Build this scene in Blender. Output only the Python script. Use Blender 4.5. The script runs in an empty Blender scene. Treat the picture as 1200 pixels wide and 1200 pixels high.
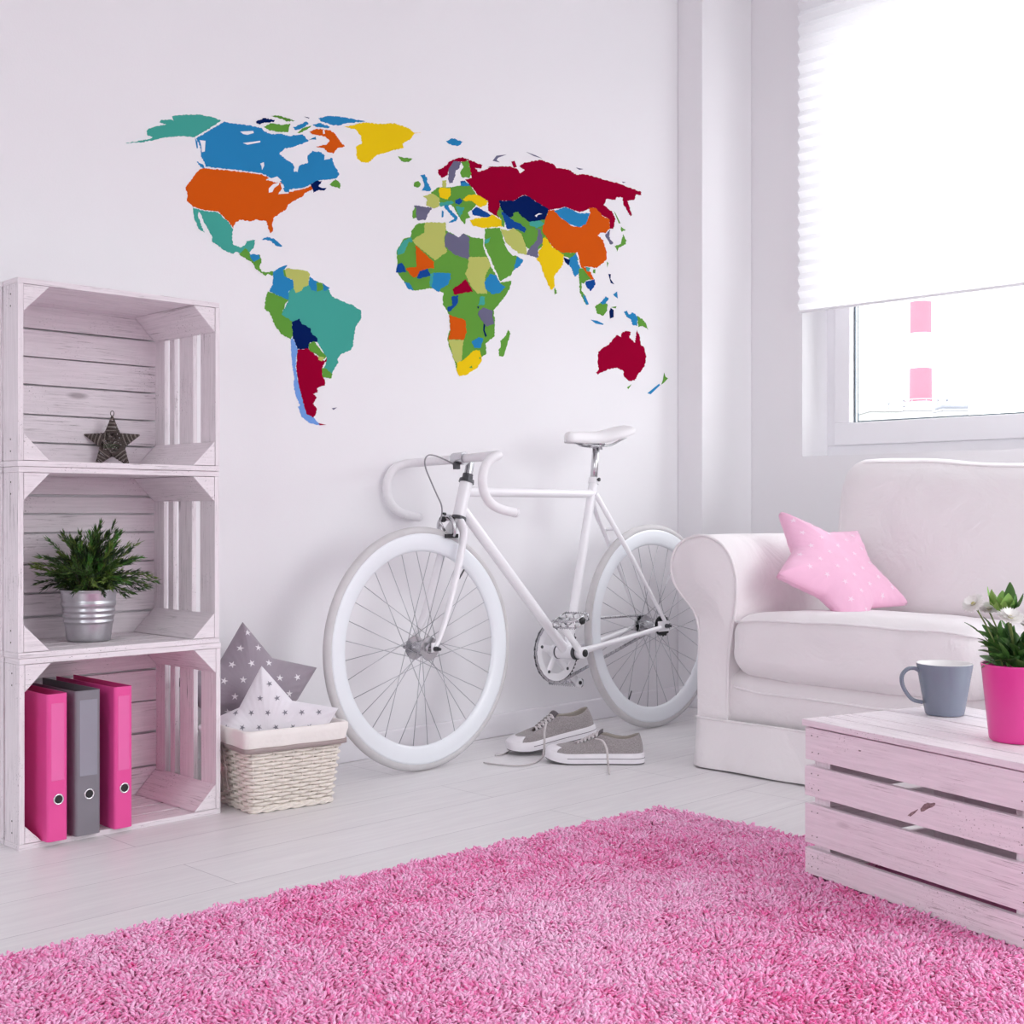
import bpy, bmesh, math, random
import numpy as np
from mathutils import Vector, Matrix, noise
PI = math.pi
R = math.radians
random.seed(7)
SC = bpy.context.scene
COL = SC.collection
CAMH = 0.71
F = 1520.0
S2 = math.sqrt(0.5)
VIEW = Vector((S2, S2, 0)); RIGHT = Vector((S2, -S2, 0)); UP = Vector((0, 0, 1))

def W(px, py, d):
    """point of the room seen at that place of the photo, d metres ahead"""
    return Vector((0, 0, CAMH)) + VIEW*d + RIGHT*((px-600)/F*d) + UP*((600-py)/F*d)
def onY(px, py, Y):
    r = W(px, py, 1.0) - Vector((0, 0, CAMH)); t = Y/r.y
    return Vector((0, 0, CAMH)) + r*t
def onX(px, py, X):
    r = W(px, py, 1.0) - Vector((0, 0, CAMH)); t = X/r.x
    return Vector((0, 0, CAMH)) + r*t

# ---------------------------------------------------------------- objects
def tag(o, label=None, cat=None, group=None, kind=None):
    if label: o['label'] = label
    if cat: o['category'] = cat
    if group: o['group'] = group
    if kind: o['kind'] = kind
    return o
def thing(name, label, cat, loc=(0, 0, 0), rot=(0, 0, 0), group=None):
    o = bpy.data.objects.new(name, None); COL.objects.link(o)
    o.location = loc; o.rotation_euler = rot; o.empty_display_size = 0.1
    return tag(o, label, cat, group)
def obj(name, bm, mats, parent=None, smooth=True, bevel=0, sharp=None, recalc=True):
    if recalc: bmesh.ops.recalc_face_normals(bm, faces=bm.faces)
    me = bpy.data.meshes.new(name); bm.to_mesh(me); bm.free()
    if not isinstance(mats, (list, tuple)): mats = [mats]
    for m in mats: me.materials.append(m)
    if smooth:
        me.shade_smooth()
    o = bpy.data.objects.new(name, me); COL.objects.link(o)
    if parent: o.parent = parent
    if bevel:
        b = o.modifiers.new('bevel', 'BEVEL'); b.width = bevel; b.segments = 2; b.limit_method = 'ANGLE'; b.angle_limit = R(40)
    if sharp is not None and smooth:
        me.set_sharp_from_angle(angle=R(sharp))
    return o
def pieces(name, bm, mats, parent=None, **kw):
    """every separate piece of bm becomes a part of its own"""
    bm.verts.index_update(); bm.verts.ensure_lookup_table(); seen = set(); comps = []
    for v in bm.verts:
        if v.index in seen: continue
        st_, c = [v], []; seen.add(v.index)
        while st_:
            u = st_.pop(); c.append(u.index)
            for e in u.link_edges:
                w = e.other_vert(u)
                if w.index not in seen: seen.add(w.index); st_.append(w)
        comps.append(c)
    boxes = []
    for c in comps:
        P = [bm.verts[i].co for i in c]
        boxes.append([set(c), [min(p[a] for p in P) for a in range(3)], [max(p[a] for p in P) for a in range(3)]])
    merged = True
    while merged:
        merged = False
        for i in range(len(boxes)):
            for j in range(i+1, len(boxes)):
                A, B = boxes[i], boxes[j]
                if all(A[1][a] <= B[2][a]+1e-4 and B[1][a] <= A[2][a]+1e-4 for a in range(3)):
                    boxes[i] = [A[0] | B[0], [min(A[1][a], B[1][a]) for a in range(3)], [max(A[2][a], B[2][a]) for a in range(3)]]
                    boxes.pop(j); merged = True; break
            if merged: break
    out = []
    for ids, lo, hi in boxes:
        nb = bm.copy(); nb.verts.index_update(); nb.verts.ensure_lookup_table()
        bmesh.ops.delete(nb, geom=[v for v in nb.verts if v.index not in ids], context='VERTS')
        out.append(obj(name, nb, mats, parent, **kw))
    bm.free()
    return out
def copy_tree(o, parent=None):
    c = o.copy(); COL.objects.link(c)
    if parent: c.parent = parent
    for ch in [x for x in bpy.data.objects if x.parent == o]: copy_tree(ch, c)
    return c
def BM(): return bmesh.new()

# ---------------------------------------------------------------- shapes
def box(bm, lo, hi, M=None, mi=0, grain=None):
    lo = Vector(lo); hi = Vector(hi); s = hi-lo
    uvl = bm.loops.layers.uv.verify()
    vs = []
    for k in range(8):
        p = Vector((hi.x if k & 1 else lo.x, hi.y if k & 2 else lo.y, hi.z if k & 4 else lo.z))
        vs.append(bm.verts.new(M @ p if M else p))
    ax = grain if grain is not None else max(range(3), key=lambda a: s[a])
    ou, ov = random.random()*20, random.random()*20
    co = {v: Vector((hi.x if k & 1 else lo.x, hi.y if k & 2 else lo.y, hi.z if k & 4 else lo.z)) for k, v in enumerate(vs)}
    for idx, n in (((0, 2, 3, 1), 2), ((4, 5, 7, 6), 2), ((0, 1, 5, 4), 1), ((2, 6, 7, 3), 1), ((0, 4, 6, 2), 0), ((1, 3, 7, 5), 0)):
        f = bm.faces.new([vs[i] for i in idx]); f.material_index = mi
        oth = [a for a in range(3) if a != n]
        ua = ax if ax != n else oth[0]
        va = [a for a in oth if a != ua][0]
        for l in f.loops:
            c = co[l.vert]; l[uvl].uv = (c[ua]+ou, c[va]+ov+n*0.37)
    return vs
def prism(bm, pts, vec, mi=0, uv=True):
    """polygon pts (3-D, planar) pushed along vec"""
    uvl = bm.loops.layers.uv.verify()
    vec = Vector(vec)
    a = [bm.verts.new(p) for p in pts]; b = [bm.verts.new(Vector(p)+vec) for p in pts]
    ou = random.random()*20; ov = random.random()*20
    fs = [bm.faces.new(a[::-1]), bm.faces.new(b)]
    n = len(a)
    L = vec.length
    for f in fs:
        for l in f.loops: l[uvl].uv = (l.vert.co.x+ou, l.vert.co.z+l.vert.co.y+ov)
    for i in range(n):
        f = bm.faces.new((a[i], a[(i+1) % n], b[(i+1) % n], b[i])); fs.append(f)
        w = (Vector(pts[(i+1) % n])-Vector(pts[i])).length
        for l, q in zip(f.loops, ((0, 0), (0, w), (L, w), (L, 0))): l[uvl].uv = (q[0]+ou, q[1]+ov+i*.3)
    for f in fs: f.material_index = mi
    return fs
def crom(pts, n=6, closed=False):
    P = [Vector(p) for p in pts]; out = []
    m = len(P)
    rng = range(m) if closed else range(m-1)
    for i in rng:
        if closed: a, b, c, d = P[(i-1) % m], P[i], P[(i+1) % m], P[(i+2) % m]
        else: a, b, c, d = P[max(i-1, 0)], P[i], P[i+1], P[min(i+2, m-1)]
        for k in range(n):
            t = k/n
            out.append(0.5*((2*b)+(c-a)*t+(2*a-5*b+4*c-d)*t*t+(3*b-a-3*c+d)*t**3))
    if not closed: out.append(P[-1])
    return out
def tube(bm, pts, r, seg=10, closed=False, cap=True, mi=0, flat=None):
    """flat=(a,b): elliptical section factors"""
    P = [Vector(p) for p in pts]; n = len(P)
    rr = r if isinstance(r, (list, tuple)) else [r]*n
    T = []
    for i in range(n):
        if closed: t = P[(i+1) % n]-P[(i-1) % n]
        else: t = P[min(i+1, n-1)]-P[max(i-1, 0)]
        T.append(t.normalized() if t.length > 1e-9 else Vector((0, 0, 1)))
    up = Vector((0, 0, 1)) if abs(T[0].z) < .9 else Vector((1, 0, 0))
    N = (up - T[0]*up.dot(T[0])).normalized()
    rings = []
    for i in range(n):
        N = N - T[i]*N.dot(T[i])
        if N.length < 1e-6: N = T[i].orthogonal()
        N.normalize(); B = T[i].cross(N)
        fa, fb = flat if flat else (1, 1)
        rings.append([bm.verts.new(P[i]+(N*math.cos(2*PI*k/seg)*fa+B*math.sin(2*PI*k/seg)*fb)*rr[i]) for k in range(seg)])
    m = n if closed else n-1
    for i in range(m):
        a, b = rings[i], rings[(i+1) % n]
        off = 0
        if closed and i == n-1:
            off = min(range(seg), key=lambda o: (a[0].co-b[o].co).length)
        for k in range(seg):
            f = bm.faces.new((a[k], a[(k+1) % seg], b[(k+1+off) % seg], b[(k+off) % seg])); f.material_index = mi
    if cap and not closed:
        for rg in (rings[0][::-1], rings[-1]):
            f = bm.faces.new(rg); f.material_index = mi
    return rings
def cyl(bm, p0, p1, r0, r1=None, seg=20, mi=0, cap=True):
    return tube(bm, [p0, p1], [r0, r1 if r1 is not None else r0], seg, mi=mi, cap=cap)
def lathe(bm, prof, M=None, seg=40, mi=0, closed=False):
    """prof: list of (r,z); revolved about z"""
    rings = []
    for r, z in prof:
        if r < 1e-6:
            p = Vector((0, 0, z)); rings.append([bm.verts.new(M @ p if M else p)])
        else:
            rg = []
            for k in range(seg):
                a = 2*PI*k/seg; p = Vector((r*math.cos(a), r*math.sin(a), z))
                rg.append(bm.verts.new(M @ p if M else p))
            rings.append(rg)
    m = len(rings) if closed else len(rings)-1
    for i in range(m):
        a, b = rings[i], rings[(i+1) % len(rings)]
        for k in range(seg):
            k2 = (k+1) % seg
            if len(a) == 1 and len(b) == 1: break
            if len(a) == 1: f = bm.faces.new((a[0], b[k2], b[k]))
            elif len(b) == 1: f = bm.faces.new((a[k], a[k2], b[0]))
            else: f = bm.faces.new((a[k], a[k2], b[k2], b[k]))
            f.material_index = mi
def grid(bm, nu, nv, fn, closeu=False, mi=0):
    V = [[bm.verts.new(fn(i, j)) for j in range(nv)] for i in range(nu)]
    for i in range(nu if closeu else nu-1):
        for j in range(nv-1):
            f = bm.faces.new((V[i][j], V[(i+1) % nu][j], V[(i+1) % nu][j+1], V[i][j+1])); f.material_index = mi
    return V
def soft_box(bm, c, s, r, n=(20, 20, 10), warp=None, M=None):
    """rounded box centred c, full size s, radius r; warp(p,unit)->p"""
    h = [x/2 for x in s]
    tmp = {}
    def vert(i, j, k):
        key = (i, j, k)
        if key in tmp: return tmp[key]
        u = [i/n[0]*2-1, j/n[1]*2-1, k/n[2]*2-1]
        # denser lines near the rims
        u = [math.sin(x*PI/2)*.5+x*.5 for x in u]
        p = Vector([u[a]*h[a] for a in range(3)])
        inner = Vector([max(-(h[a]-r), min(h[a]-r, p[a])) for a in range(3)])
        d = p-inner
        if d.length > 1e-9: p = inner+d.normalized()*r
        if warp: p = warp(p, Vector(u))
        p = p+Vector(c)
        tmp[key] = bm.verts.new(M @ p if M else p)
        return tmp[key]
    for a in range(3):
        b, d = (a+1) % 3, (a+2) % 3
        for side in (0, n[a]):
            for i in range(n[b]):
                for j in range(n[d]):
                    q = []
                    for di, dj in ((0, 0), (1, 0), (1, 1), (0, 1)):
                        ix = [0, 0, 0]; ix[a] = side; ix[b] = i+di; ix[d] = j+dj
                        q.append(vert(*ix))
                    if side == 0: q.reverse()
                    try: bm.faces.new(q)
                    except ValueError: pass

# ---------------------------------------------------------------- materials
def srgb(r, g, b):
    f = lambda c: (c/255/12.92) if c/255 <= .04045 else ((c/255+.055)/1.055)**2.4
    return (f(r), f(g), f(b), 1)
def mat(name, col, rough=.6, metal=0, noise_amt=.04, noise_scale=12, bump=0, bump_scale=60, spec=.5, sheen=0, coat=0, aniso=None, stretch=None, detail=4):
    m = bpy.data.materials.new(name); m.use_nodes = True
    nt = m.node_tree; N = nt.nodes; L = nt.links
    b = N['Principled BSDF']
    b.inputs['Roughness'].default_value = rough; b.inputs['Metallic'].default_value = metal
    b.inputs['Specular IOR Level'].default_value = spec
    if sheen: b.inputs['Sheen Weight'].default_value = sheen
    if coat: b.inputs['Coat Weight'].default_value = coat; b.inputs['Coat Roughness'].default_value = .08
    tc = N.new('ShaderNodeTexCoord'); mp = N.new('ShaderNodeMapping')
    L.new(tc.outputs['Object'], mp.inputs['Vector'])
    if stretch: mp.inputs['Scale'].default_value = stretch
    nz = N.new('ShaderNodeTexNoise'); nz.inputs['Scale'].default_value = noise_scale; nz.inputs['Detail'].default_value = detail
    L.new(mp.outputs[0], nz.inputs['Vector'])
    mix = N.new('ShaderNodeMix'); mix.data_type = 'RGBA'
    lo = [max(0, c*(1-noise_amt*2.2)) for c in col[:3]]+[1]; hi = [min(1, c*(1+noise_amt)) for c in col[:3]]+[1]
    mix.inputs['A'].default_value = lo; mix.inputs['B'].default_value = hi
    L.new(nz.outputs['Fac'], mix.inputs['Factor']); L.new(mix.outputs['Result'], b.inputs['Base Color'])
    if bump:
        n2 = N.new('ShaderNodeTexNoise'); n2.inputs['Scale'].default_value = bump_scale; n2.inputs['Detail'].default_value = 3
        L.new(mp.outputs[0], n2.inputs['Vector'])
        bp = N.new('ShaderNodeBump'); bp.inputs['Strength'].default_value = bump; bp.inputs['Distance'].default_value = .01
        L.new(n2.outputs['Fac'], bp.inputs['Height']); L.new(bp.outputs[0], b.inputs['Normal'])
    return m
def wood(name, base, dark, knots=.5, scratch=.5):
    """white washed crate boards; grain follows the UV of each board"""
    m = bpy.data.materials.new(name); m.use_nodes = True
    nt = m.node_tree; N = nt.nodes; L = nt.links; b = N['Principled BSDF']
    b.inputs['Roughness'].default_value = .62; b.inputs['Specular IOR Level'].default_value = .3
    tc = N.new('ShaderNodeTexCoord')
    def nz(scale, sx, sy, detail=5, rough=.6, dist=0):
        mp = N.new('ShaderNodeMapping'); mp.inputs['Scale'].default_value = (sx, sy, 1)
        L.new(tc.outputs['UV'], mp.inputs['Vector'])
        t = N.new('ShaderNodeTexNoise'); t.inputs['Scale'].default_value = scale; t.inputs['Detail'].default_value = detail
        t.inputs['Roughness'].default_value = rough; t.inputs['Distortion'].default_value = dist
        L.new(mp.outputs[0], t.inputs['Vector']); return t.outputs['Fac']
    def ramp(v, stops):
        r = N.new('ShaderNodeValToRGB'); e = r.color_ramp.elements
        e[0].position, e[0].color = stops[0][0], (*[stops[0][1]]*3, 1)
        e[1].position, e[1].color = stops[1][0], (*[stops[1][1]]*3, 1)
        L.new(v, r.inputs[0]); return r.outputs[0]
    def mx(f, a, bb):
        x = N.new('ShaderNodeMix'); x.data_type = 'RGBA'
        L.new(f, x.inputs['Factor'])
        for s, v in (('A', a), ('B', bb)):
            if isinstance(v, tuple): x.inputs[s].default_value = v
            else: L.new(v, x.inputs[s])
        return x.outputs['Result']
    g = nz(6, 1.2, 26, 6, .65, .3)
    c1 = mx(ramp(g, ((.3, 0), (.7, 1))), tuple(c*.9 for c in base[:3])+(1,), tuple(min(1, c*1.06) for c in base[:3])+(1,))
    sc = nz(9, 1.0, 34, 7, .72, .6)
    pat = nz(5, 1, 1.6, 3)
    ml = N.new('ShaderNodeMath'); ml.operation = 'MULTIPLY'
    L.new(ramp(sc, ((.54, 0), (.64, 1))), ml.inputs[0]); L.new(ramp(pat, ((.46, 0), (.64, 1))), ml.inputs[1])
    ms = N.new('ShaderNodeMath'); ms.operation = 'MULTIPLY'; ms.inputs[1].default_value = scratch
    L.new(ml.outputs[0], ms.inputs[0])
    c2 = mx(ms.outputs[0], c1, dark)
    sp = nz(160, 1, 1.5, 2, .7)
    pm = N.new('ShaderNodeMath'); pm.operation = 'MULTIPLY'
    L.new(ramp(sp, ((.62, 0), (.67, 1))), pm.inputs[0]); L.new(ramp(nz(8, 1, 1, 3), ((.5, 0), (.64, 1))), pm.inputs[1])
    pk = N.new('ShaderNodeMath'); pk.operation = 'MULTIPLY'; pk.inputs[1].default_value = .75*scratch
    L.new(pm.outputs[0], pk.inputs[0])
    c3 = mx(pk.outputs[0], c2, dark)
    mp = N.new('ShaderNodeMapping'); mp.inputs['Scale'].default_value = (2.6, 8.5, 1); L.new(tc.outputs['UV'], mp.inputs['Vector'])
    vo = N.new('ShaderNodeTexVoronoi'); vo.inputs['Scale'].default_value = 1.0; L.new(mp.outputs[0], vo.inputs['Vector'])
    kn = ramp(vo.outputs['Distance'], ((.035, 1), (.085, 0)))
    km = N.new('ShaderNodeMath'); km.operation = 'MULTIPLY'; km.inputs[1].default_value = knots; L.new(kn, km.inputs[0])
    c4 = mx(km.outputs[0], c3, dark)
    L.new(c4, b.inputs['Base Color'])
    bp = N.new('ShaderNodeBump'); bp.inputs['Strength'].default_value = .25; bp.inputs['Distance'].default_value = .004
    L.new(sc, bp.inputs['Height']); L.new(bp.outputs[0], b.inputs['Normal'])
    return m
# ================================================================ materials used around the room
M_WALL = mat('wall_paint', (.87, .855, .88), .85, noise_amt=.008, noise_scale=3, bump=.03, bump_scale=220, spec=.25)
M_CEIL = mat('ceiling_paint', (.9, .90, .90), .9, noise_amt=.01, noise_scale=3, spec=.2)
M_TRIM = mat('trim_paint', (.88, .86, .895), .5, noise_amt=.01, noise_scale=5)
M_FRAME = mat('window_frame_plastic', (.90, .89, .92), .4, noise_amt=.008, noise_scale=5)
M_GASK = mat('glazing_spacer', srgb(120, 130, 140), .45, metal=.3)
M_PWOOD = wood('whitewashed_board', (.85, .79, .825, 1), (.14, .11, .12, 1), .55, .85)
M_BWOOD = wood('whitewashed_bench_board', (.87, .80, .84, 1), (.16, .09, .11, 1), .6, .7)
M_NAIL = mat('nail_head', (.12, .10, .10), .5, metal=.6)

def floor_material():
    m = bpy.data.materials.new('grey_floorboards'); m.use_nodes = True
    nt = m.node_tree; N = nt.nodes; L = nt.links; b = N['Principled BSDF']
    tc = N.new('ShaderNodeTexCoord')
    br = N.new('ShaderNodeTexBrick'); br.offset = .37
    br.inputs['Scale'].default_value = 1; br.inputs['Brick Width'].default_value = 1.38; br.inputs['Row Height'].default_value = .193
    br.inputs['Mortar Size'].default_value = .0011; br.inputs['Mortar Smooth'].default_value = .4
    br.inputs['Color1'].default_value = (.80, .785, .79, 1); br.inputs['Color2'].default_value = (.83, .815, .82, 1)
    br.inputs['Mortar'].default_value = (.50, .48, .50, 1)
    L.new(tc.outputs['Object'], br.inputs['Vector'])
    mp = N.new('ShaderNodeMapping'); mp.inputs['Scale'].default_value = (1.2, 16, 1); L.new(tc.outputs['Object'], mp.inputs['Vector'])
    nz = N.new('ShaderNodeTexNoise'); nz.inputs['Scale'].default_value = 3.5; nz.inputs['Detail'].default_value = 7; nz.inputs['Roughness'].default_value = .65
    L.new(mp.outputs[0], nz.inputs['Vector'])
    rp = N.new('ShaderNodeValToRGB'); rp.color_ramp.elements[0].position = .3; rp.color_ramp.elements[0].color = (.91, .90, .915, 1)
    rp.color_ramp.elements[1].position = .72; rp.color_ramp.elements[1].color = (1.03, 1.03, 1.03, 1)
    L.new(nz.outputs['Fac'], rp.inputs[0])
    mx = N.new('ShaderNodeMix'); mx.data_type = 'RGBA'; mx.blend_type = 'MULTIPLY'; mx.inputs['Factor'].default_value = 1
    L.new(br.outputs['Color'], mx.inputs['A']); L.new(rp.outputs[0], mx.inputs['B']); L.new(mx.outputs['Result'], b.inputs['Base Color'])
    b.inputs['Roughness'].default_value = .42; b.inputs['Specular IOR Level'].default_value = .45
    return m
M_FLOOR = floor_material()
def glass_material():
    m = bpy.data.materials.new('window_glass'); m.use_nodes = True
    nt = m.node_tree; N = nt.nodes; L = nt.links
    N.remove(N['Principled BSDF']); out = N['Material Output']
    t = N.new('ShaderNodeBsdfTransparent'); t.inputs[0].default_value = (.97, .985, .98, 1)
    g = N.new('ShaderNodeBsdfGlossy'); g.inputs['Roughness'].default_value = .02
    lw = N.new('ShaderNodeLayerWeight'); lw.inputs[0].default_value = .15
    ms = N.new('ShaderNodeMixShader'); L.new(lw.outputs['Fresnel'], ms.inputs[0])
    L.new(t.outputs[0], ms.inputs[1]); L.new(g.outputs[0], ms.inputs[2]); L.new(ms.outputs[0], out.inputs[0])
    return m
M_GLASS = glass_material()
def blind_material():
    m = bpy.data.materials.new('pleated_paper_blind'); m.use_nodes = True
    nt = m.node_tree; N = nt.nodes; L = nt.links
    N.remove(N['Principled BSDF']); out = N['Material Output']
    d = N.new('ShaderNodeBsdfDiffuse'); t = N.new('ShaderNodeBsdfTranslucent')
    nz = N.new('ShaderNodeTexNoise'); nz.inputs['Scale'].default_value = 40
    rp = N.new('ShaderNodeValToRGB'); rp.color_ramp.elements[0].color = (.93, .925, .95, 1); rp.color_ramp.elements[1].color = (.96, .955, .97, 1)
    L.new(nz.outputs['Fac'], rp.inputs[0]); L.new(rp.outputs[0], d.inputs[0]); L.new(rp.outputs[0], t.inputs[0])
    ms = N.new('ShaderNodeMixShader'); ms.inputs[0].default_value = .55
    L.new(d.outputs[0], ms.inputs[1]); L.new(t.outputs[0], ms.inputs[2]); L.new(ms.outputs[0], out.inputs[0])
    return m
M_BLIND = blind_material()

# ================================================================ room shell
WY = 2.94      # wall with the map
WX = 4.11      # wall with the window
X0, Y0, HC = -2.0, -1.35, 2.85
def struct(name, boxes, m, parent=None, bevel=0):
    bm = BM()
    for b in boxes: box(bm, b[0], b[1])
    o = obj(name, bm, m, parent, smooth=False, bevel=bevel)
    if not parent: o['kind'] = 'structure'
    return o
struct('floor', [((X0-.2, Y0-.3, -.1), (WX+.34, WY+.2, 0))], M_FLOOR)
struct('ceiling', [((X0-.2, Y0-.3, HC), (WX+.34, WY+.2, HC+.1))], M_CEIL)
struct('wall_left', [((X0-.2, WY, 0), (WX+.34, WY+.2, HC))], M_WALL)
CY = 2.828; CX = 3.80
struct('wall_pillar', [((CX, CY, 0), (WX, WY, HC))], M_WALL, bevel=.004)
def wall_with_holes(name, axis, at, th, a0, a1, holes, m):
    """axis 'x': wall at x=at..at+th running in y"""
    bs = []
    def add(u0, u1, z0, z1):
        if u1-u0 < 1e-4 or z1-z0 < 1e-4: return
        if axis == 'x': bs.append(((at, u0, z0), (at+th, u1, z1)))
        else: bs.append(((u0, at, z0), (u1, at+th, z1)))
    cur = a0
    for u0, u1, z0, z1 in sorted(holes):
        add(cur, u0, 0, HC); add(u0, u1, 0, z0); add(u0, u1, z1, HC); cur = u1
    add(cur, a1, 0, HC)
    return struct(name, bs, m)
WIN = [(1.02, 2.607, .913, 2.64), (-1.0, .2, .7, 2.64)]
wall_with_holes('wall_right', 'x', WX, .34, Y0-.3, WY, WIN, M_WALL)
SWIN_ADDED = [(1.75, 3.98, .05, 2.72)]
wall_with_holes('wall_front', 'y', Y0-.3, .3, X0-.2, WX, SWIN_ADDED, M_WALL)
WWIN_ADDED = [(-1.0, 1.2, .5, 2.5)]
wall_with_holes('wall_back', 'x', X0-.2, .2, Y0, WY, WWIN_ADDED, M_WALL)
# baseboards
struct('baseboard_left', [((X0, WY-.014, 0), (CX, WY, .072))], M_TRIM, bevel=.004)
struct('baseboard_pillar', [((CX-.014, CY-.014, 0), (CX, WY-.014, .072)), ((CX, CY-.014, 0), (WX-.014, CY, .072))], M_TRIM, bevel=.004)
struct('baseboard_right', [((WX-.014, Y0, 0), (WX, CY-.014, .072))], M_TRIM, bevel=.004)

# windows : frame > outer frame, sash, pane, spacer
def window(idx, axis, at, u0, u1, z0, z1, sgn=1, mull=1):
    """at = inner face of the frame; sgn = outward direction"""
    t = bpy.data.objects.new('window_%d' % idx, None); COL.objects.link(t); t['kind'] = 'structure'
    def B(ua, ub, za, zb, d0, d1):
        lo, hi = sorted((at+sgn*d0, at+sgn*d1))
        return ((lo, ua, za), (hi, ub, zb)) if axis == 'x' else ((ua, lo, za), (ub, hi, zb))
    def ring(a, b, c, d, w, wb, d0, d1):
        return [B(a, b, c, c+wb, d0, d1), B(a, b, d-w, d, d0, d1), B(a, a+w, c+wb, d-w, d0, d1), B(b-w, b, c+wb, d-w, d0, d1)]
    struct('window_frame', ring(u0, u1, z0, z1, .036, .044, .012, .075), M_FRAME, t, bevel=.003)
    n = mull; wd = (u1-u0-.072)/n
    for k in range(n):
        a = u0+.036+k*wd; b = a+wd
        struct('window_sash', ring(a, b, z0+.044, z1-.036, .063, .083, 0, .06), M_FRAME, t, bevel=.004)
        struct('pane', [B(a+.06, b-.06, z0+.124, z1-.096, .03, .034)], M_GLASS, t)
        sp = ring(a+.063, b-.063, z0+.127, z1-.099, .004, .004, .036, .044)
        sp += ring(a+.0685, b-.0685, z0+.1325, z1-.1045, .003, .003, .050, .056)
        struct('glazing_spacer', sp, M_GASK, t)
    return t
window(1, 'x', WX+.16, *WIN[0])
window(2, 'x', WX+.16, *WIN[1], mull=2)  # out of view, added and sized to bring in more daylight
window(3, 'y', Y0-.12, *SWIN_ADDED[0], sgn=-1, mull=2)  # unseen glazing behind the camera, put in to light the map wall
window(4, 'x', X0-.08, *WWIN_ADDED[0], sgn=-1, mull=2)  # unseen window added to light sides facing away from the visible window

# pleated blind over window 1
t = thing('pleated_blind', 'white pleated paper blind half lowered over the window', 'blind', (WX-.03, 1.85, 1.43))
bm = BM()
y0, y1 = -.84, .752
pitch = .0455; n = int(1.32/pitch)
prof = []
for k in range(n+1):
    prof.append((-.011 if k % 2 == 0 else .011, .012+k*pitch/1))
pr = []
for k in range(2*n+1):
    pr.append((-.010 if k % 2 else .007, .012+k*pitch/2))
V0 = [bm.verts.new((x, y1, z)) for x, z in pr]; V1 = [bm.verts.new((x, y0, z)) for x, z in pr]
for k in range(len(pr)-1): bm.faces.new((V0[k], V0[k+1], V1[k+1], V1[k]))
obj('blind_fabric', bm, M_BLIND, t, smooth=False)
bm = BM(); box(bm, (-.011, y0, .003), (.011, y1, .012)); obj('bottom_rail', bm, M_FRAME, t, smooth=False, bevel=.004)
bm = BM(); ztop = .012+n*pitch; box(bm, (-.018, y0, ztop), (.03, y1, ztop+.03)); obj('head_rail', bm, M_FRAME, t, smooth=False, bevel=.004)

# ================================================================ outside the window
M_CRED = mat('chimney_red_paint', (.60, .12, .17), .8, noise_amt=.05, noise_scale=.6)
M_CWHITE = mat('chimney_white_paint', (.85, .85, .86), .8, noise_amt=.02, noise_scale=.6)
M_BLD = mat('render_wall_pale', (.36, .37, .36), .9, noise_amt=.03, noise_scale=.4)
M_BLD2 = mat('render_wall_white', (.42, .42, .44), .9, noise_amt=.03, noise_scale=.4)
M_BDK = mat('roof_metal_grey', (.26, .27, .31), .7, noise_amt=.1, noise_scale=.5)
base = W(1079, 600, 100)
t = thing('chimney', 'tall red and white banded chimney seen through the window', 'chimney', (base.x, base.y, -12))
def ztow(py, d=100): return CAMH+(600-py)/F*d
edges = [(-12, 0), (ztow(530), 1), (ztow(502), 0), (ztow(471), 1), (ztow(432), 0), (ztow(391), 1), (ztow(354), 0), (ztow(312), 1), (ztow(275), 0), (ztow(235), None)]
for (za, c), (zb, _) in zip(edges[:-1], edges[1:]):
    bm = BM(); ra = .98-.006*(za+12); rb = .98-.006*(zb+12)
    cyl(bm, (0, 0, za+12), (0, 0, zb+12), ra, rb, 32)
    o = obj('chimney_band', bm, M_CRED if c else M_CWHITE, t, sharp=40)
    o['label'] = 'red painted band' if c else 'white painted band'
bm = BM()
for zz in (ztow(476), ztow(310)):
    pts = [(1.35*math.cos(a*PI/12), 1.35*math.sin(a*PI/12), zz+12) for a in range(24)]
    tube(bm, pts, .05, 5, closed=True); tube(bm, [Vector(p)+Vector((0, 0, .45)) for p in pts], .05, 5, closed=True)
    for p in pts[::3]: cyl(bm, p, Vector(p)+Vector((0, 0, .45)), .04, seg=5)
pieces('gallery_railing', bm, M_BDK, t)
def building(name, label, x0, x1, ytop, d, m, extras):
    a = W(x0, 600, d); c = W(x1, 600, d); mid = (a+c)/2
    w = (c-a).length; z = ztow(ytop, d)
    t = thing(name, label, 'building', (mid.x, mid.y, -12), (0, 0, R(-45)))
    bm = BM(); box(bm, (-w/2, 0, 0), (w/2, 5, z+12)); obj('wall', bm, m, t, smooth=False)
    bm = BM(); box(bm, (-w/2-.1, -.1, z+12), (w/2+.1, 5.1, z+12+.12)); obj('roof_slab', bm, M_BLD2, t, smooth=False)
    for e in extras:
        bm = BM(); e(bm, w, z+12.12); obj('roof_mast', bm, M_BDK, t)
    return t
def mast(u, h, r=.06):
    return lambda bm, w, z: (cyl(bm, (u*w, 1, z), (u*w, 1, z+h), r, seg=6), cyl(bm, (u*w, 1, z+h*.7), (u*w, 1, z+h), r*2.2, seg=6))
building('flat_roofed_building', 'pale grey flat-roofed block left of the chimney', 1020, 1055, 482, 84, M_BLD, [mast(.27, .6)])
building('white_building', 'white building with railings at the foot of the chimney', 1060, 1093, 481, 88, M_BLD2, [])
building('dark_roofed_building', 'small block with a dark grey upper storey right of the chimney', 1105, 1135, 481, 92, M_BLD2,
         [lambda bm, w, z: box(bm, (-w/2, 0, z), (w/2, 3, z+.42)), mast(-.15, .9)])
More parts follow.
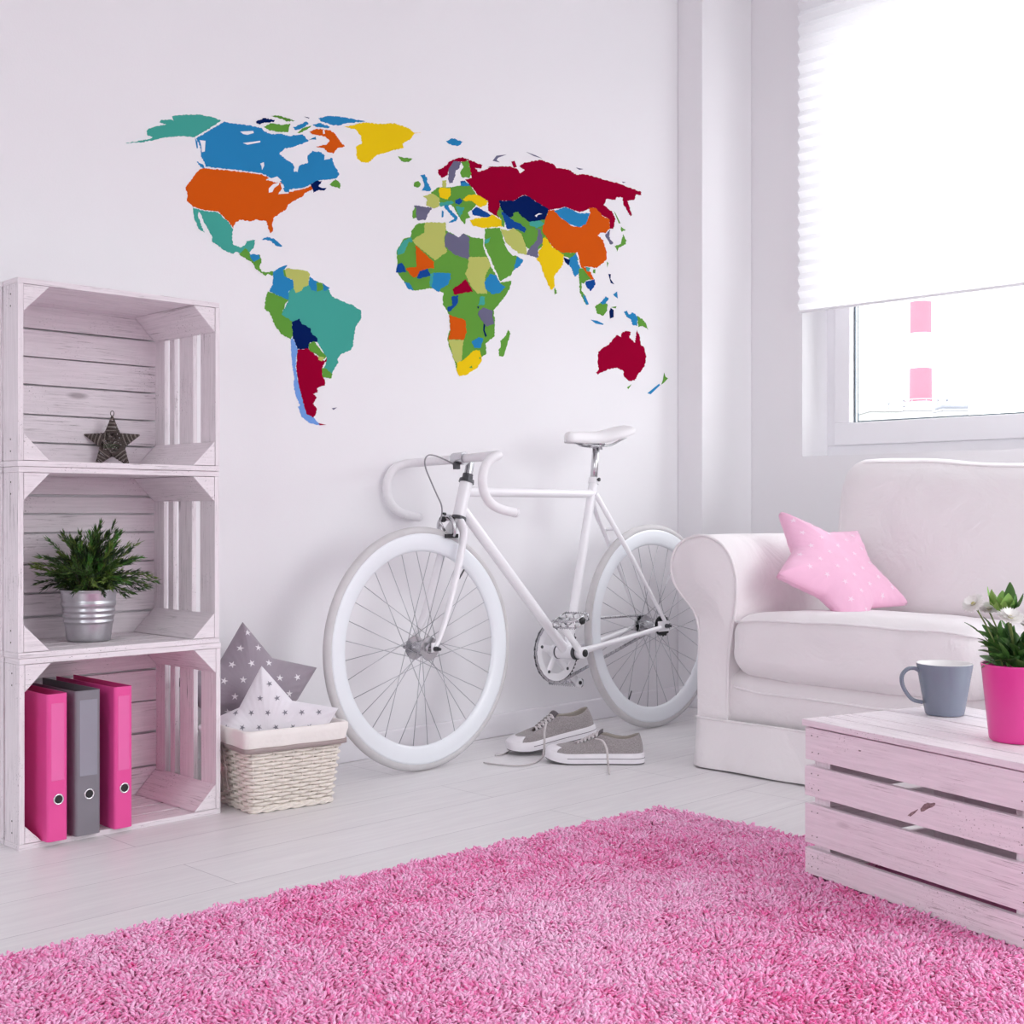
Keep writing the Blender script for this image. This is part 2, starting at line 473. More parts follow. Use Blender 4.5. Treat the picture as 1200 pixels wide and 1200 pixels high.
# ================================================================ wooden crates of the shelf
def shelf_crate(name, label, z, h, seed, back_rows):
    random.seed(seed)
    X, Y, w, d = 1.19+{3: 0, 5: -.002, 9: -.004}[seed], 2.648+{3: 0, 5: .001, 9: -.001}[seed], .487, .288
    t = thing(name, label, 'crate', (X, Y, z), (0, 0, R({3: 0, 5: .25, 9: -.2}[seed])), group='whitewashed crates stacked as a shelf')
    th = .012
    J = lambda a=.0012: random.uniform(-a, a)
    def panel(nm, boxes, bev=.0012):
        bm = BM()
        for lo, hi in boxes: box(bm, lo, hi)
        nails(bm, boxes, nm)
        return obj(nm, bm, [M_PWOOD, M_NAIL], t, smooth=False, bevel=bev)
    def nails(bm, boxes, nm):
        if nm != 'side_panel': return
        for lo, hi in boxes:
            for zz in (lo[2]+.02, lo[2]+.045, hi[2]-.02, hi[2]-.045):
                xx = lo[0]-.0008; yy = (lo[1]+hi[1])/2
                cyl(bm, (xx, yy, zz), (xx+.003, yy, zz), .0022, seg=8, mi=1)
    # floor and lid planks run along x
    cuts = [0, .074, .148, .220, d-.012]
    for nm, z0 in (('bottom_panel', 0), ('top_panel', h-th)):
        panel(nm, [((J(), a+(.0 if a == 0 else .0028)+max(0, J()), z0), (w+J(), b-.0025, z0+th)) for a, b in zip(cuts[:-1], cuts[1:])])
    # ends : upright slats
    sl = [(.0, .066), (.100, .163), (.186, .209), (.233, d-.012)]
    panel('side_panel', [((0, a+J(), th+.0003), (th, b+J(), h-th-.0003)) for a, b in [(0, .070), (.078, .145), (.152, .214), (.222, d-.012)]])
    panel('side_panel', [((w-th, a+J(), th+.0003), (w, b+J(), h-th-.0003)) for a, b in sl])
    # back boards
    bs = []
    cur = .0
    for k, r_ in enumerate(back_rows):
        hh = h*r_/sum(back_rows)
        bs.append(((J(), d-.0115, cur+.0022+J(.0008)), (w+J(), d, cur+hh-.0022+J(.0008)))); cur += hh
    panel('back_panel', bs)
    # triangular corner posts
    for sx in (0, 1):
        for sz in (0, 1):
            lg = .036 if (sx == 0 and sz == 0 and z < .1) else .057
            x0 = th+.001 if sx == 0 else w-th-.001; z0 = th+.001 if sz == 0 else h-th-.001
            dx = lg if sx == 0 else -lg; dz = lg if sz == 0 else -lg
            bm = BM()
            prism(bm, [(x0, .001, z0), (x0+dx, .001, z0), (x0, .001, z0+dz)], (0, d-.014, 0))
            obj('corner_post', bm, M_PWOOD, t, smooth=False, bevel=.001)
    return t
ZC = [0, .402, .806]
shelf_crate('wooden_crate', 'bottom whitewashed crate of the shelf, holding three binders', ZC[0], .4015, 3, (1, 1.05, 1, 1, 1.05))
shelf_crate('wooden_crate', 'middle whitewashed crate of the shelf, holding the potted plant', ZC[1], .4035, 5, (1.1, .95, 1.2, 1.25, .8, .75, 1))
shelf_crate('wooden_crate', 'topmost whitewashed crate of the shelf, holding the wicker star', ZC[2], .396, 9, (1, 1, 1.05, 1, 1, 1))

# ================================================================ crate used as a coffee table
random.seed(21)
C0 = W(943.5, 1021, 2.485)
zr = .020
t = thing('crate_table', 'whitewashed slatted crate upside down as a coffee table on the pink rug', 'table',
          (C0.x, C0.y, zr), (0, 0, 0))
a1 = (VIEW*-.873+RIGHT*.488); a2 = (VIEW*.488+RIGHT*.873)
t.rotation_euler = (0, 0, math.atan2(a1.y, a1.x))
# local : x along the front (toward the viewer), y = depth (a2 is +90deg or -90deg)
sgn = 1 if Vector((-math.sin(t.rotation_euler.z), math.cos(t.rotation_euler.z), 0)).dot(a2) > 0 else -1
LT, DT, HT = .535, .385, .294
def yb(a, b): return tuple(sorted((sgn*a, sgn*b)))
def bb(x0, x1, d0, d1, z0, z1): ya, yc = yb(d0, d1); return ((x0, ya, z0), (x1, yc, z1))
def tpanel(nm, boxes, nails=()):
    bm = BM()
    for lo, hi in boxes: box(bm, lo, hi)
    for p, q in nails: cyl(bm, p, q, .0013, seg=8, mi=1)
    return obj(nm, bm, [M_BWOOD, M_NAIL], t, smooth=False, bevel=.0015)
rows = [(.0, .049), (.059, .134), (.149, .206), (.218, .2785)]
J = lambda a=.001: random.uniform(-a, a)
nl = []
for z0, z1 in rows:
    for x in (.02, .035, LT-.02, LT-.033):
        for zz in (z0+.015, z1-.014):
            nl.append(((x+J(.003), -sgn*.0008, zz), (x, sgn*.003, zz)))
fp = tpanel('front_panel', [bb(J(), LT+J(), 0, .012, a, b) for a, b in rows], nl)
M_KNOT = mat('wood_knot', (.34, .23, .24), .8, noise_amt=.42, noise_scale=160)
bm = BM()
for kx, kz, ka, kb, kr in ((.305, .186, .019, .0048, 28), (.272, .168, .013, .0024, 35), (.145, .256, .0035, .0012, 0)):
    pts = []
    for k in range(18):
        a = 2*PI*k/18; rr_ = 1+.18*math.sin(3*a+kx*50)+.1*math.sin(5*a)
        x_, z_ = ka*rr_*math.cos(a), kb*rr_*math.sin(a); cr_, sr_ = math.cos(R(kr)), math.sin(R(kr))
        pts.append(bm.verts.new((kx+x_*cr_-z_*sr_, -sgn*.00025-0*k, kz+x_*sr_+z_*cr_)))
    bm.faces.new(pts)
pieces('knot', bm, M_KNOT, fp, smooth=False)
tpanel('rear_panel', [bb(J(), LT+J(), DT-.012, DT, a, b) for a, b in rows])
for x0 in (.0, LT-.014):
    tpanel('end_panel', [bb(x0+.001, x0+.013, .0125, DT-.0125, a, b) for a, b in rows])
# top boards slightly proud of the front, as in the photo
tp = [(-.004, .054), (.060, .118), (.1235, .214), (.2215, .298), (.304, DT+.003)]
tpanel('top_panel', [bb(-.004+J(), LT+.004+J(), a, b, .2815, HT) for a, b in tp])
for cx, dx in ((.0135, 1), (LT-.0145, -1)):
    for cy, dy in ((.0125, 1), (DT-.0125, -1)):
        bm = BM()
        prism(bm, [(cx, sgn*cy, .0), (cx+dx*.042, sgn*cy, .0), (cx, sgn*(cy+dy*.042), .0)], (0, 0, .281))
        obj('corner_post', bm, M_BWOOD, t, smooth=False, bevel=.001)
CT = t

# ================================================================ ring binders
M_PINKC = mat('pink_binder_card', srgb(234, 78, 156), .38, noise_amt=.02, noise_scale=20)
M_PINKL = mat('pink_binder_label', srgb(240, 112, 176), .22, noise_amt=.02, noise_scale=20, coat=.5)
M_GREYC = mat('grey_binder_card', srgb(128, 124, 132), .42, noise_amt=.02, noise_scale=20)
M_GREYL = mat('grey_binder_label', srgb(150, 150, 160), .22, noise_amt=.02, noise_scale=20, coat=.5)
M_PAPER = mat('binder_paper', (.55, .53, .53), .9, noise_amt=.05, noise_scale=60)
M_BLACK = mat('black_plastic', (.012, .012, .014), .5)
M_CHROME = mat('chrome', (.78, .78, .80), .16, metal=1, noise_amt=.02)
def binder(x, yf, w, cm, lm, label):
    t = thing('ring_binder', label, 'binder', (x, yf, ZC[0]+.0125), group='ring binders in the bottom crate')
    h, dp, th = .312, .278, .0019
    bm = BM()
    # U-shaped cover with rounded spine corners (plan outline, extruded up)
    r_ = .007; out = []; inn = []
    def arc(cx, cy, rr, a0, a1, n=4): return [(cx+rr*math.cos(R(a0+(a1-a0)*k/n)), cy+rr*math.sin(R(a0+(a1-a0)*k/n))) for k in range(n+1)]
    out = [(0, dp)]+arc(r_, r_, r_, 180, 270)+arc(w-r_, r_, r_, 270, 360)+[(w, dp)]
    inn = [(w-th, dp)]+arc(w-r_, r_, r_-th, 360, 270)+arc(r_, r_, r_-th, 270, 180)+[(th, dp)]
    n = len(out)
    fo = lambda L, z: [bm.verts.new((a, b, z)) for a, b in L]
    ob, ot, ib, it = fo(out, 0), fo(out, h), fo(inn[::-1], 0), fo(inn[::-1], h)
    for k in range(n-1):
        bm.faces.new((ob[k], ob[k+1], ot[k+1], ot[k])); bm.faces.new((ib[k+1], ib[k], it[k], it[k+1]))
        bm.faces.new((ot[k], ot[k+1], it[k+1], it[k])); bm.faces.new((ob[k+1], ob[k], ib[k], ib[k+1]))
    for k in (0, n-1): bm.faces.new((ob[k], ot[k], it[k], ib[k]))
    cov = obj('cover', bm, cm, t, sharp=40)
    bm = BM(); box(bm, (.006, .03, .004), (w-.006, dp-.012, .262)); obj('paper_block', bm, M_PAPER, t, smooth=False, bevel=.002)
    bm = BM(); box(bm, (.0085, -.0007, .128), (w-.0085, .001, .292)); obj('spine_label', bm, lm, t, smooth=False, bevel=.0004)
    bm = BM(); lathe(bm, [(.0085, 0), (.0115, 0), (.0118, .0012), (.011, .002), (.009, .002), (.0085, .001)], Matrix.Translation((w/2+.002, .0005, .088)) @ Matrix.Rotation(R(90), 4, 'X'), 32, closed=True)
    obj('finger_ring', bm, M_CHROME, t)
    bm = BM(); lathe(bm, [(0, .0008), (.0088, .0008), (.0088, 0), (0, 0)], Matrix.Translation((w/2+.002, .0005, .088)) @ Matrix.Rotation(R(90), 4, 'X'), 32)
    obj('finger_hole', bm, M_BLACK, t, sharp=30)
    return t
binder(1.2405, 2.626, .046, M_PINKC, M_PINKL, 'pink ring binder at the left end of the bottom crate')
binder(1.306, 2.630, .058, M_GREYC, M_GREYL, 'grey ring binder between the two pink ones')
binder(1.397, 2.632, .044, M_PINKC, M_PINKL, 'pink ring binder on the right of the grey one')

# ================================================================ zinc pot with an evergreen
random.seed(31)
M_ZINC = mat('galvanised_zinc', (.66, .67, .70), .30, metal=1, noise_amt=.12, noise_scale=35, bump=.02)
M_SOIL = mat('dark_soil', (.03, .024, .018), .95, bump=.6, bump_scale=200)
M_LF = [mat('needle_dark', (.018, .05, .014), .5), mat('needle_green', (.055, .13, .022), .5), mat('needle_light', (.15, .24, .04), .5), mat('needle_fresh', (.08, .27, .04), .45)]
M_STEM = mat('twig', (.05, .03, .02), .8)
pc = W(104, 753, 2.985)
t = thing('potted_evergreen', 'small feathery evergreen in a ribbed zinc bucket in the middle crate', 'plant', (pc.x, pc.y, ZC[1]+.0125))
prof = [(0, .001), (.046, 0), (.0485, .003)]
def rad(z): return .0485+(.0625-.0485)*z/.118
for z in np.linspace(.008, .112, 60):
    rb = sum(.0022*math.exp(-((z-c)/.0028)**2) for c in (.045, .0575, .070, .0825, .0875))
    prof.append((rad(z)+rb, float(z)))
prof += [(.0635, .114), (.0648, .1165), (.0640, .119), (.0622, .117), (rad(.1)-.0015, .10), (.046, .006), (0, .005)]
bm = BM(); lathe(bm, prof, seg=56); obj('zinc_bucket', bm, M_ZINC, t)
bm = BM(); lathe(bm, [(0, .104), (.04, .106), (.0585, .100), (.05, .09), (0, .09)], seg=24); obj('soil', bm, M_SOIL, t)
bm = BM(); sb = BM()
def needle(bm, p, d, n, L, w, mi):
    d = d.normalized(); s = d.cross(n)
    if s.length < 1e-4: s = d.orthogonal()
    s.normalize(); nn = s.cross(d)
    a = bm.verts.new(p); b = bm.verts.new(p+d*L*.45+s*w); c = bm.verts.new(p+d*L-nn*L*.1); e = bm.verts.new(p+d*L*.45-s*w); m_ = bm.verts.new(p+d*L*.5-nn*w*.7)
    for q in ((a, b, m_), (b, c, m_), (c, e, m_), (e, a, m_)):
        f = bm.faces.new(q); f.material_index = mi
camdir = Vector((-S2, -S2, 0))
for k in range(190):
    ang = random.uniform(0, 2*PI); up_ = random.random() < .62; el = random.uniform(.65, 1.5) if up_ else random.uniform(.05, .75)
    L = random.uniform(.055, .135)*(1.0+.10*math.sin(el))
    dr = Vector((math.cos(ang)*math.cos(el), math.sin(ang)*math.cos(el), math.sin(el)))
    if dr.y > .4: L *= .72
    p0 = Vector((random.uniform(-.04, .04), random.uniform(-.035, .035), .105)); L *= 1.12 if el > 1.1 else 1
    p1 = p0+dr*L*.5+Vector((0, 0, .02)); p2 = p0+dr*L+Vector((dr.x*.02, dr.y*.012, random.uniform(-.012, .012)))
    for q in (p1, p2): q.y = min(q.y, .083)
    pts = crom([p0, p1, p2], 7)
    tube(sb, pts, [.0011*(1-.6*i/len(pts)) for i in range(len(pts))], 4)
    base_mi = random.choice((0, 0, 0, 1, 1, 1, 2, 2)) if ang != 0 else 0
    if random.random() < .10: base_mi = 3
    for i in range(2, len(pts)):
        ax = (pts[i]-pts[i-1]).normalized()
        for q in range(6):
            o = Matrix.Rotation(random.uniform(0, 2*PI), 3, ax) @ ax.orthogonal().normalized()
            dd = ax*1.25+o*random.uniform(.5, .95)
            mi = base_mi if random.random() < .72 else random.choice((0, 1, 2))
            q0 = pts[i]-ax*random.uniform(0, .007)
            ln = random.uniform(.011, .021)
            if (q0+dd.normalized()*ln).y < .095: needle(bm, q0, dd, o, ln, random.uniform(.0011, .0019), mi)
obj('foliage', bm, M_LF, t, smooth=False, recalc=False); obj('stems', sb, M_STEM, t)

# ================================================================ wicker star
random.seed(5)
M_WICK = mat('dark_wicker', (.11, .085, .075), .7, noise_amt=.5, noise_scale=300)
M_WICK2 = mat('pale_wicker', (.36, .31, .28), .7, noise_amt=.4, noise_scale=300)
M_GREENW = mat('green_thread', (.06, .12, .05), .6)
sc_ = W(131.5, 517, 3.115)
t = thing('wicker_star', 'dark wicker star standing in the topmost crate', 'star ornament', (sc_.x, sc_.y, ZC[2]+.0125), (0, 0, R(-38)))
RS = .067; cz = RS*math.cos(R(36))+.002
bm = BM(); b2 = BM()
tips = [Vector((RS*math.sin(R(72*k)), 0, cz+RS*math.cos(R(72*k)))) for k in range(5)]
notch = [Vector((RS*.42*math.sin(R(72*k+36)), 0, cz+RS*.42*math.cos(R(72*k+36)))) for k in range(5)]
for k in range(5):
    tip, nr, nl_ = tips[k], notch[k], notch[k-1]
    tube(bm, [tip*.995+Vector((0, 0, cz))*.005, nr, tips[(k+1) % 5]], .0020, 6)
    mid = (nr+nl_)/2
    for j in range(15):     # bands wound around each arm
        f = (j+.4)/15
        a = tip.lerp(nl_, f); b = tip.lerp(nr, f+random.uniform(-.05, .05)); c = (a+b)/2; hw = (b-a)/2; dep = .002+.008*f
        ring = [c+hw*1.12*math.cos(q)+Vector((0, dep*math.sin(q), 0)) for q in [2*PI*s/12 for s in range(12)]]
        tube(bm if j % 3 else b2, ring, random.uniform(.0013, .0019), 5, closed=True)
for k in range(120):         # tangle across the middle
    a1_, a2_ = random.uniform(0, 2*PI), random.uniform(0, 2*PI); rr = RS*.47
    y = random.choice((-1, 1))*random.uniform(.006, .012)
    pa = Vector((rr*math.sin(a1_), y*.5, cz+rr*math.cos(a1_))); pb = Vector((rr*math.sin(a2_), y*.5, cz+rr*math.cos(a2_)))
    if (pa-pb).length < RS*.5: continue
    tube(bm if k % 4 else b2, crom([pa, (pa+pb)/2+Vector((0, y*.6, 0)), pb], 4), random.uniform(.0011, .0016), 5)
obj('wicker_winding', bm, M_WICK, t); obj('pale_wicker_strand', b2, M_WICK2, t)
bm = BM()
for z_, x1_ in ((cz-.005, .018), (cz-.010, .012)): tube(bm, [(-.018, -.0125, z_), (0, -.0145, z_+.001), (x1_, -.0125, z_-.001)], .0009, 5)
obj('green_thread', bm, M_GREENW, t)
bm = BM(); tube(bm, [tips[0]+Vector((.004*math.cos(a), 0, .005+.0062*math.sin(a))) for a in [2*PI*k/16 for k in range(16)]], .0010, 6, closed=True)
obj('hanging_loop', bm, M_WICK, t)
# ================================================================ rug
random.seed(41); rs = np.random.RandomState(4)
M_RUGB = mat('rug_backing', (.55, .16, .34), .9, bump=.5, bump_scale=300)
def rug_material():
    m = bpy.data.materials.new('pink_shag_yarn'); m.use_nodes = True
    nt = m.node_tree; N = nt.nodes; L = nt.links; b = N['Principled BSDF']
    at = N.new('ShaderNodeAttribute'); at.attribute_name = 'yarn'
    rp = N.new('ShaderNodeValToRGB'); e = rp.color_ramp.elements
    e[0].position = 0; e[0].color = (.94, .19, .47, 1); e[1].position = 1; e[1].color = (1, .64, .85, 1)
    k = e.new(.45); k.color = (1, .45, .73, 1)
    L.new(at.outputs['Fac'], rp.inputs[0]); L.new(rp.outputs[0], b.inputs['Base Color'])
    b.inputs['Roughness'].default_value = .85; b.inputs['Specular IOR Level'].default_value = .06
    return m
M_YARN = rug_material()
rc = onY(780, 950, 0.1)  # unused helper value
cor = Vector((2.398, 1.905, 0)); ra = R(177.0)
ux = Vector((math.cos(ra), math.sin(ra), 0)); uy = Vector((-.02, -1, 0)).normalized()
t = thing('shag_rug', 'pink shaggy rug on the grey floorboards', 'rug', (cor.x, cor.y, 0))
LX, LY = 2.15, 1.62
bm = BM()
prism(bm, [Vector((0, 0, .0008)), ux*LX+Vector((0, 0, .0008)), ux*LX+uy*LY+Vector((0, 0, .0008)), uy*LY+Vector((0, 0, .0008))], (0, 0, .0045))
obj('rug_backing', bm, M_RUGB, t, smooth=False)
sp_ = .0050
nx, ny = int(LX/sp_), int(LY/sp_)
gx, gy = np.meshgrid(np.arange(nx), np.arange(ny)); gx = (gx.ravel()+rs.rand(nx*ny))*sp_; gy = (gy.ravel()+rs.rand(nx*ny))*sp_
P0 = np.outer(gx, np.array(ux))+np.outer(gy, np.array(uy))
# leave out what lies under the crate table
wx = P0[:, 0]+cor.x-C0.x; wy = P0[:, 1]+cor.y-C0.y
lx = wx*a1.x+wy*a1.y; ly = wx*a2.x+wy*a2.y
inside = (lx > -.002) & (lx < LT+.002) & (ly > -.002) & (ly < DT+.002)
# nothing the picture could show lies near the camera's feet
dv = (P0[:, 0]+cor.x)*S2+(P0[:, 1]+cor.y)*S2
keep = (~inside) & (dv > 1.42)
P0 = P0[keep]; n = len(P0)
print('tufts', n)
lowf = np.array([noise.noise(Vector((p[0]*3.2, p[1]*3.2, 1.7))) for p in P0])
midf = np.array([noise.noise(Vector((p[0]*22, p[1]*22, 4.7))) for p in P0])
flow = np.array([noise.noise(Vector((p[0]*9, p[1]*9, 9.7))) for p in P0])*PI*2.2
hgt = .0165+.004*midf+.0019*rs.randn(n); hgt = np.clip(hgt, .009, .025)
ang = flow+rs.randn(n)*1.1
lean = (.0055+.0050*rs.rand(n))
dirx, diry = np.cos(ang)*lean, np.sin(ang)*lean
a2r = rs.rand(n)*2*PI; r0 = .0023+.0011*rs.rand(n)
levels = [(.0, 0.0, .8), (.55, .25, 1.0), (.9, .8, 1.0), (1.0, 1.1, .6)]
K = 4; verts = np.zeros((n, len(levels)*K, 3)); 
for li, (hz, hl, rr) in enumerate(levels):
    wob = rs.randn(n, 2)*.0012*(li > 0)
    cx = P0[:, 0]+dirx*hl+wob[:, 0]; cy = P0[:, 1]+diry*hl+wob[:, 1]; cz_ = .005+hgt*hz
    for k in range(K):
        a = a2r+2*PI*k/K+li*.5
        verts[:, li*K+k, 0] = cx+np.cos(a)*r0*rr; verts[:, li*K+k, 1] = cy+np.sin(a)*r0*rr; verts[:, li*K+k, 2] = cz_
quads = []
for li in range(len(levels)-1):
    for k in range(K): quads.append((li*K+k, li*K+(k+1) % K, (li+1)*K+(k+1) % K, (li+1)*K+k))
quads.append(tuple((len(levels)-1)*K+k for k in range(K)))
quads = np.array(quads); nv = len(levels)*K
faces = (quads[None]+(np.arange(n)*nv)[:, None, None]).reshape(-1, 4)
me = bpy.data.meshes.new('pile'); me.vertices.add(n*nv); me.vertices.foreach_set('co', verts.reshape(-1).astype('f'))
me.loops.add(len(faces)*4); me.loops.foreach_set('vertex_index', faces.reshape(-1).astype('i'))
me.polygons.add(len(faces)); me.polygons.foreach_set('loop_start', (np.arange(len(faces))*4).astype('i'))
me.polygons.foreach_set('use_smooth', np.ones(len(faces), bool))
me.update(calc_edges=True)
me.validate()
at = me.attributes.new('yarn', 'FLOAT', 'POINT')
cv = np.clip(.52+.30*rs.randn(n)*.7+.35*lowf+.25*midf, 0, 1)
at.data.foreach_set('value', np.repeat(cv, nv).astype('f'))
me.materials.append(M_YARN)
o = bpy.data.objects.new('pile', me); COL.objects.link(o); o.parent = t; o['kind'] = 'stuff'

# ================================================================ star pillows
def dist_seg(p, a, b):
    ab = b-a; q = max(0, min(1, (p-a).dot(ab)/ab.dot(ab))); return (p-(a+ab*q)).length
def star_shape(Rr, ri, rot=0, n=5):
    return [Vector(((Rr if k % 2 == 0 else Rr*ri)*math.cos(R(90+rot-36*k)), (Rr if k % 2 == 0 else Rr*ri)*math.sin(R(90+rot-36*k)))) for k in range(10)]
def star_pillow(name, label, group, loc, M, Rr, ri, T, m, mprint, pitch, psize, rot=0, seed=1, squeeze=False):
    t = thing(name, label, 'pillow', loc, group=group); t.rotation_mode = 'QUATERNION'; t.rotation_quaternion = M.to_quaternion()
    P = star_shape(Rr, ri, rot)
    def bound(th):
        d = Vector((math.cos(th), math.sin(th))); best = 1e9
        for k in range(10):
            a, b = P[k], P[(k+1) % 10]; e = b-a
            den = d.x*e.y-d.y*e.x
            if abs(den) < 1e-9: continue
            s = (a.x*e.y-a.y*e.x)/den; u = (a.x*d.y-a.y*d.x)/den
            if s > 0 and -1e-6 <= u <= 1+1e-6: best = min(best, s)
        return best
    def edge(p): return min(dist_seg(p, P[k], P[(k+1) % 10]) for k in range(10))
    def inside(p):
        return p.length < 1e-6 or p.length < bound(math.atan2(p.y, p.x))
    rnd = random.Random(seed); sx = rnd.uniform(0, 50)
    def h(p):
        dd = min(edge(p), Rr*.36)/(Rr*.36)
        base_ = T*math.sqrt(max(0, 1-(1-dd)**2))*(1-.30*(p.length/Rr)**1.5)
        e = edge(p)
        wr = .0022*noise.noise(Vector((p.x*30, p.y*30, sx)))+.0035*noise.noise(Vector((p.x*13, p.y*13, sx+3)))
        puck = .0016*math.sin(math.atan2(p.y, p.x)*46)*math.exp(-e/.02)
        return base_+(wr+puck)*min(1, e/.012)
    A = 200; Q = 20
    bm = BM(); rings = {1: [], -1: []}
    th0 = R(90+rot)
    angs = []
    for k in range(10):     # equal steps along each edge so tips and notches are hit exactly
        a, b = P[k], P[(k+1) % 10]
        for j in range(A//10):
            p = a.lerp(b, j/(A//10)); angs.append(p)
    for side in (1, -1):
        c = bm.verts.new((0, 0, side*h(Vector((0, 0)))))
        prev = None
        for q in range(1, Q+1):
            s = math.sin(q/Q*PI/2)
            rg = []
            for bp in angs:
                tipf = .965 if bp.length > Rr*.97 else 1
                p = bp*s*(tipf if q == Q else 1)
                if q == Q:
                    if side == -1: rg.append(rings[1][len(rg)]); continue
                    v = bm.verts.new((p.x, p.y, 0)); rings[1].append(v)
                else: v = bm.verts.new((p.x, p.y, side*h(p)))
                rg.append(v)
            for k in range(len(rg)):
                k2 = (k+1) % len(rg)
                if prev is None: bm.faces.new((c, rg[k], rg[k2]) if side == 1 else (c, rg[k2], rg[k]))
                else: bm.faces.new((prev[k], rg[k], rg[k2], prev[k2]) if side == 1 else (prev[k], prev[k2], rg[k2], rg[k]))
            prev = rg
    # seam cord
    cover_bm = bm
    bm = BM(); tube(bm, [Vector((p.x, p.y, 0))*.995 for p in angs[::2]], .0011, 5, closed=True); obj_seam = bm
    bm = cover_bm; nf0 = len(bm.faces)
    nn = int(Rr*2/pitch)+1
    for side in (1, -1):
        for i in range(-nn, nn+1):
            for j in range(-nn, nn+1):
                c = Vector(((i+.5*(j % 2))*pitch, j*pitch*.86))
                if not inside(c) or edge(c) < psize*.55: continue
                a0 = rnd.uniform(0, 2*PI)
                pts = [c+Vector((math.cos(a0+k*PI/5), math.sin(a0+k*PI/5)))*(psize if k % 2 == 0 else psize*.36) for k in range(10)]
                if not all(inside(q) for q in pts): continue
                vc = bm.verts.new((c.x, c.y, side*(h(c)+.0009)))
                vs = [bm.verts.new((q.x, q.y, side*(h(q)+.0011))) for q in pts]
                for k in range(10):
                    f_ = bm.faces.new((vc, vs[k], vs[(k+1) % 10]) if side == -1 else (vc, vs[(k+1) % 10], vs[k])); f_.material_index = 1
    if squeeze:       # the lower points are pushed together inside the basket
        for b_ in (bm, obj_seam):
            for v in b_.verts:
                if v.co.y < -.015:
                    q = -.015-v.co.y; v.co.x *= max(.42, 1-q*4.6); v.co.y = -.015-q*.80
                    if b_ is bm: v.co.z *= max(.35, 1-q*6)
    obj('cover', bm, [m, mprint], t, recalc=False); obj('seam', obj_seam, m, t)
    return t
def basis(xd, yd):
    x = xd.normalized(); y = (yd-x*yd.dot(x)).normalized(); z = x.cross(y)
    return Matrix((x, y, z)).transposed()
M_PGREY = mat('grey_cotton', srgb(158, 148, 158), .9, noise_amt=.04, bump=.12, bump_scale=45, sheen=.2)
M_PWHITE = mat('white_cotton', srgb(232, 228, 234), .9, noise_amt=.02, bump=.12, bump_scale=45, sheen=.2)
M_PPINK = mat('pink_cotton', srgb(246, 192, 220), .9, noise_amt=.03, bump=.14, bump_scale=45, sheen=.2)
M_PRW = mat('white_print', srgb(240, 236, 240), .9, noise_amt=.01)
M_PRG = mat('grey_print', srgb(135, 132, 142), .9, noise_amt=.01)
M_PRP = mat('pale_pink_print', srgb(250, 222, 238), .9, noise_amt=.01)
GP = 'star-shaped pillows'
xd = Vector((math.cos(R(-20)), math.sin(R(-20)), 0)); yd = Vector((.06, .22, 1))
star_pillow('star_pillow', 'grey star pillow with white stars standing at the back of the basket', GP, (1.846, 2.785, .242), basis(xd, yd), .192, .60, .050, M_PGREY, M_PRW, .047, .0098, 2, 1, True)
xd = RIGHT+VIEW*.05; yd = Vector((.05, .10, 1))
star_pillow('star_pillow', 'white star pillow with grey stars in front of the grey one in the basket', GP, W(316, 868, 3.15), basis(xd, yd), .182, .60, .042, M_PWHITE, M_PRG, .040, .0078, 7, 2, True)
# pink one on the sofa : its pose comes from the five tips seen in the photo
U = [[-.85671832, .51578457], [.51578457, .85671832]]; V = [[-.38092995, .9246039], [.9246039, .38092995]]
sv = [1, .632]
def pose(v):
    a = [V[0][0]*v[0]+V[0][1]*v[1], V[1][0]*v[0]+V[1][1]*v[1]]
    b = [a[0]*sv[0], a[1]*sv[1]]
    ix = U[0][0]*b[0]+U[0][1]*b[1]; iy = U[1][0]*b[0]+U[1][1]*b[1]
    return RIGHT*ix+UP*iy+VIEW*(.775*a[1])
star_pillow('star_pillow', 'pink star pillow with pale stars leaning in the corner of the sofa', GP, W(980, 669, 3.57), basis(pose((1, 0)), pose((0, 1))), .226, .60, .050, M_PPINK, M_PRP, .052, .0098, -4, 3)

# ================================================================ wicker basket
random.seed(51)
M_BASK = mat('cream_wicker', (.90, .83, .76), .6, noise_amt=.12, noise_scale=90)
M_LINER = mat('cream_liner_cloth', (.90, .85, .82), .9, bump=.15, bump_scale=60)
M_RIB = mat('taupe_ribbon', srgb(165, 150, 148), .7)
bt = thing('wicker_basket', 'cream wicker basket with cloth liner on the floor beside the crates', 'basket', (1.842, 2.668, 0), (0, 0, R(-8)))
def rrect(hx, hy, r_, n_side):
    pts = []
    per = [(hx-r_, -hy, 1, 0), (hx, hy-r_, 0, 1), (-(hx-r_), hy, -1, 0), (-hx, -(hy-r_), 0, -1)]
    cen = [(hx-r_, -(hy-r_)), (hx-r_, hy-r_), (-(hx-r_), hy-r_), (-(hx-r_), -(hy-r_))]
    raw = []
    for k in range(4):
        for j in range(9): 
            a = R(-90+90*k+90*j/8); raw.append(Vector((cen[k][0]+r_*math.cos(a), cen[k][1]+r_*math.sin(a))))
    raw.append(raw[0]); L_ = [0]
    for a, b in zip(raw[:-1], raw[1:]): L_.append(L_[-1]+(b-a).length)
    for k in range(n_side):
        s = L_[-1]*k/n_side; i = max(j for j in range(len(L_)) if L_[j] <= s+1e-9); i = min(i, len(raw)-2)
        f = (s-L_[i])/(L_[i+1]-L_[i]) if L_[i+1] > L_[i] else 0
        pts.append(raw[i].lerp(raw[i+1], f))
    return pts
def bask(z, n, off=0):
    f = z/.2; return rrect(.108+.022*f+off, .100+.020*f+off, .022, n)
NS = 34
bm = BM()
for k in range(NS):
    lo, hi = bask(0, NS)[k], bask(.19, NS)[k]
    tube(bm, [(lo.x, lo.y, .004), (hi.x, hi.y, .19)], .0024, 5)
nrow = 19
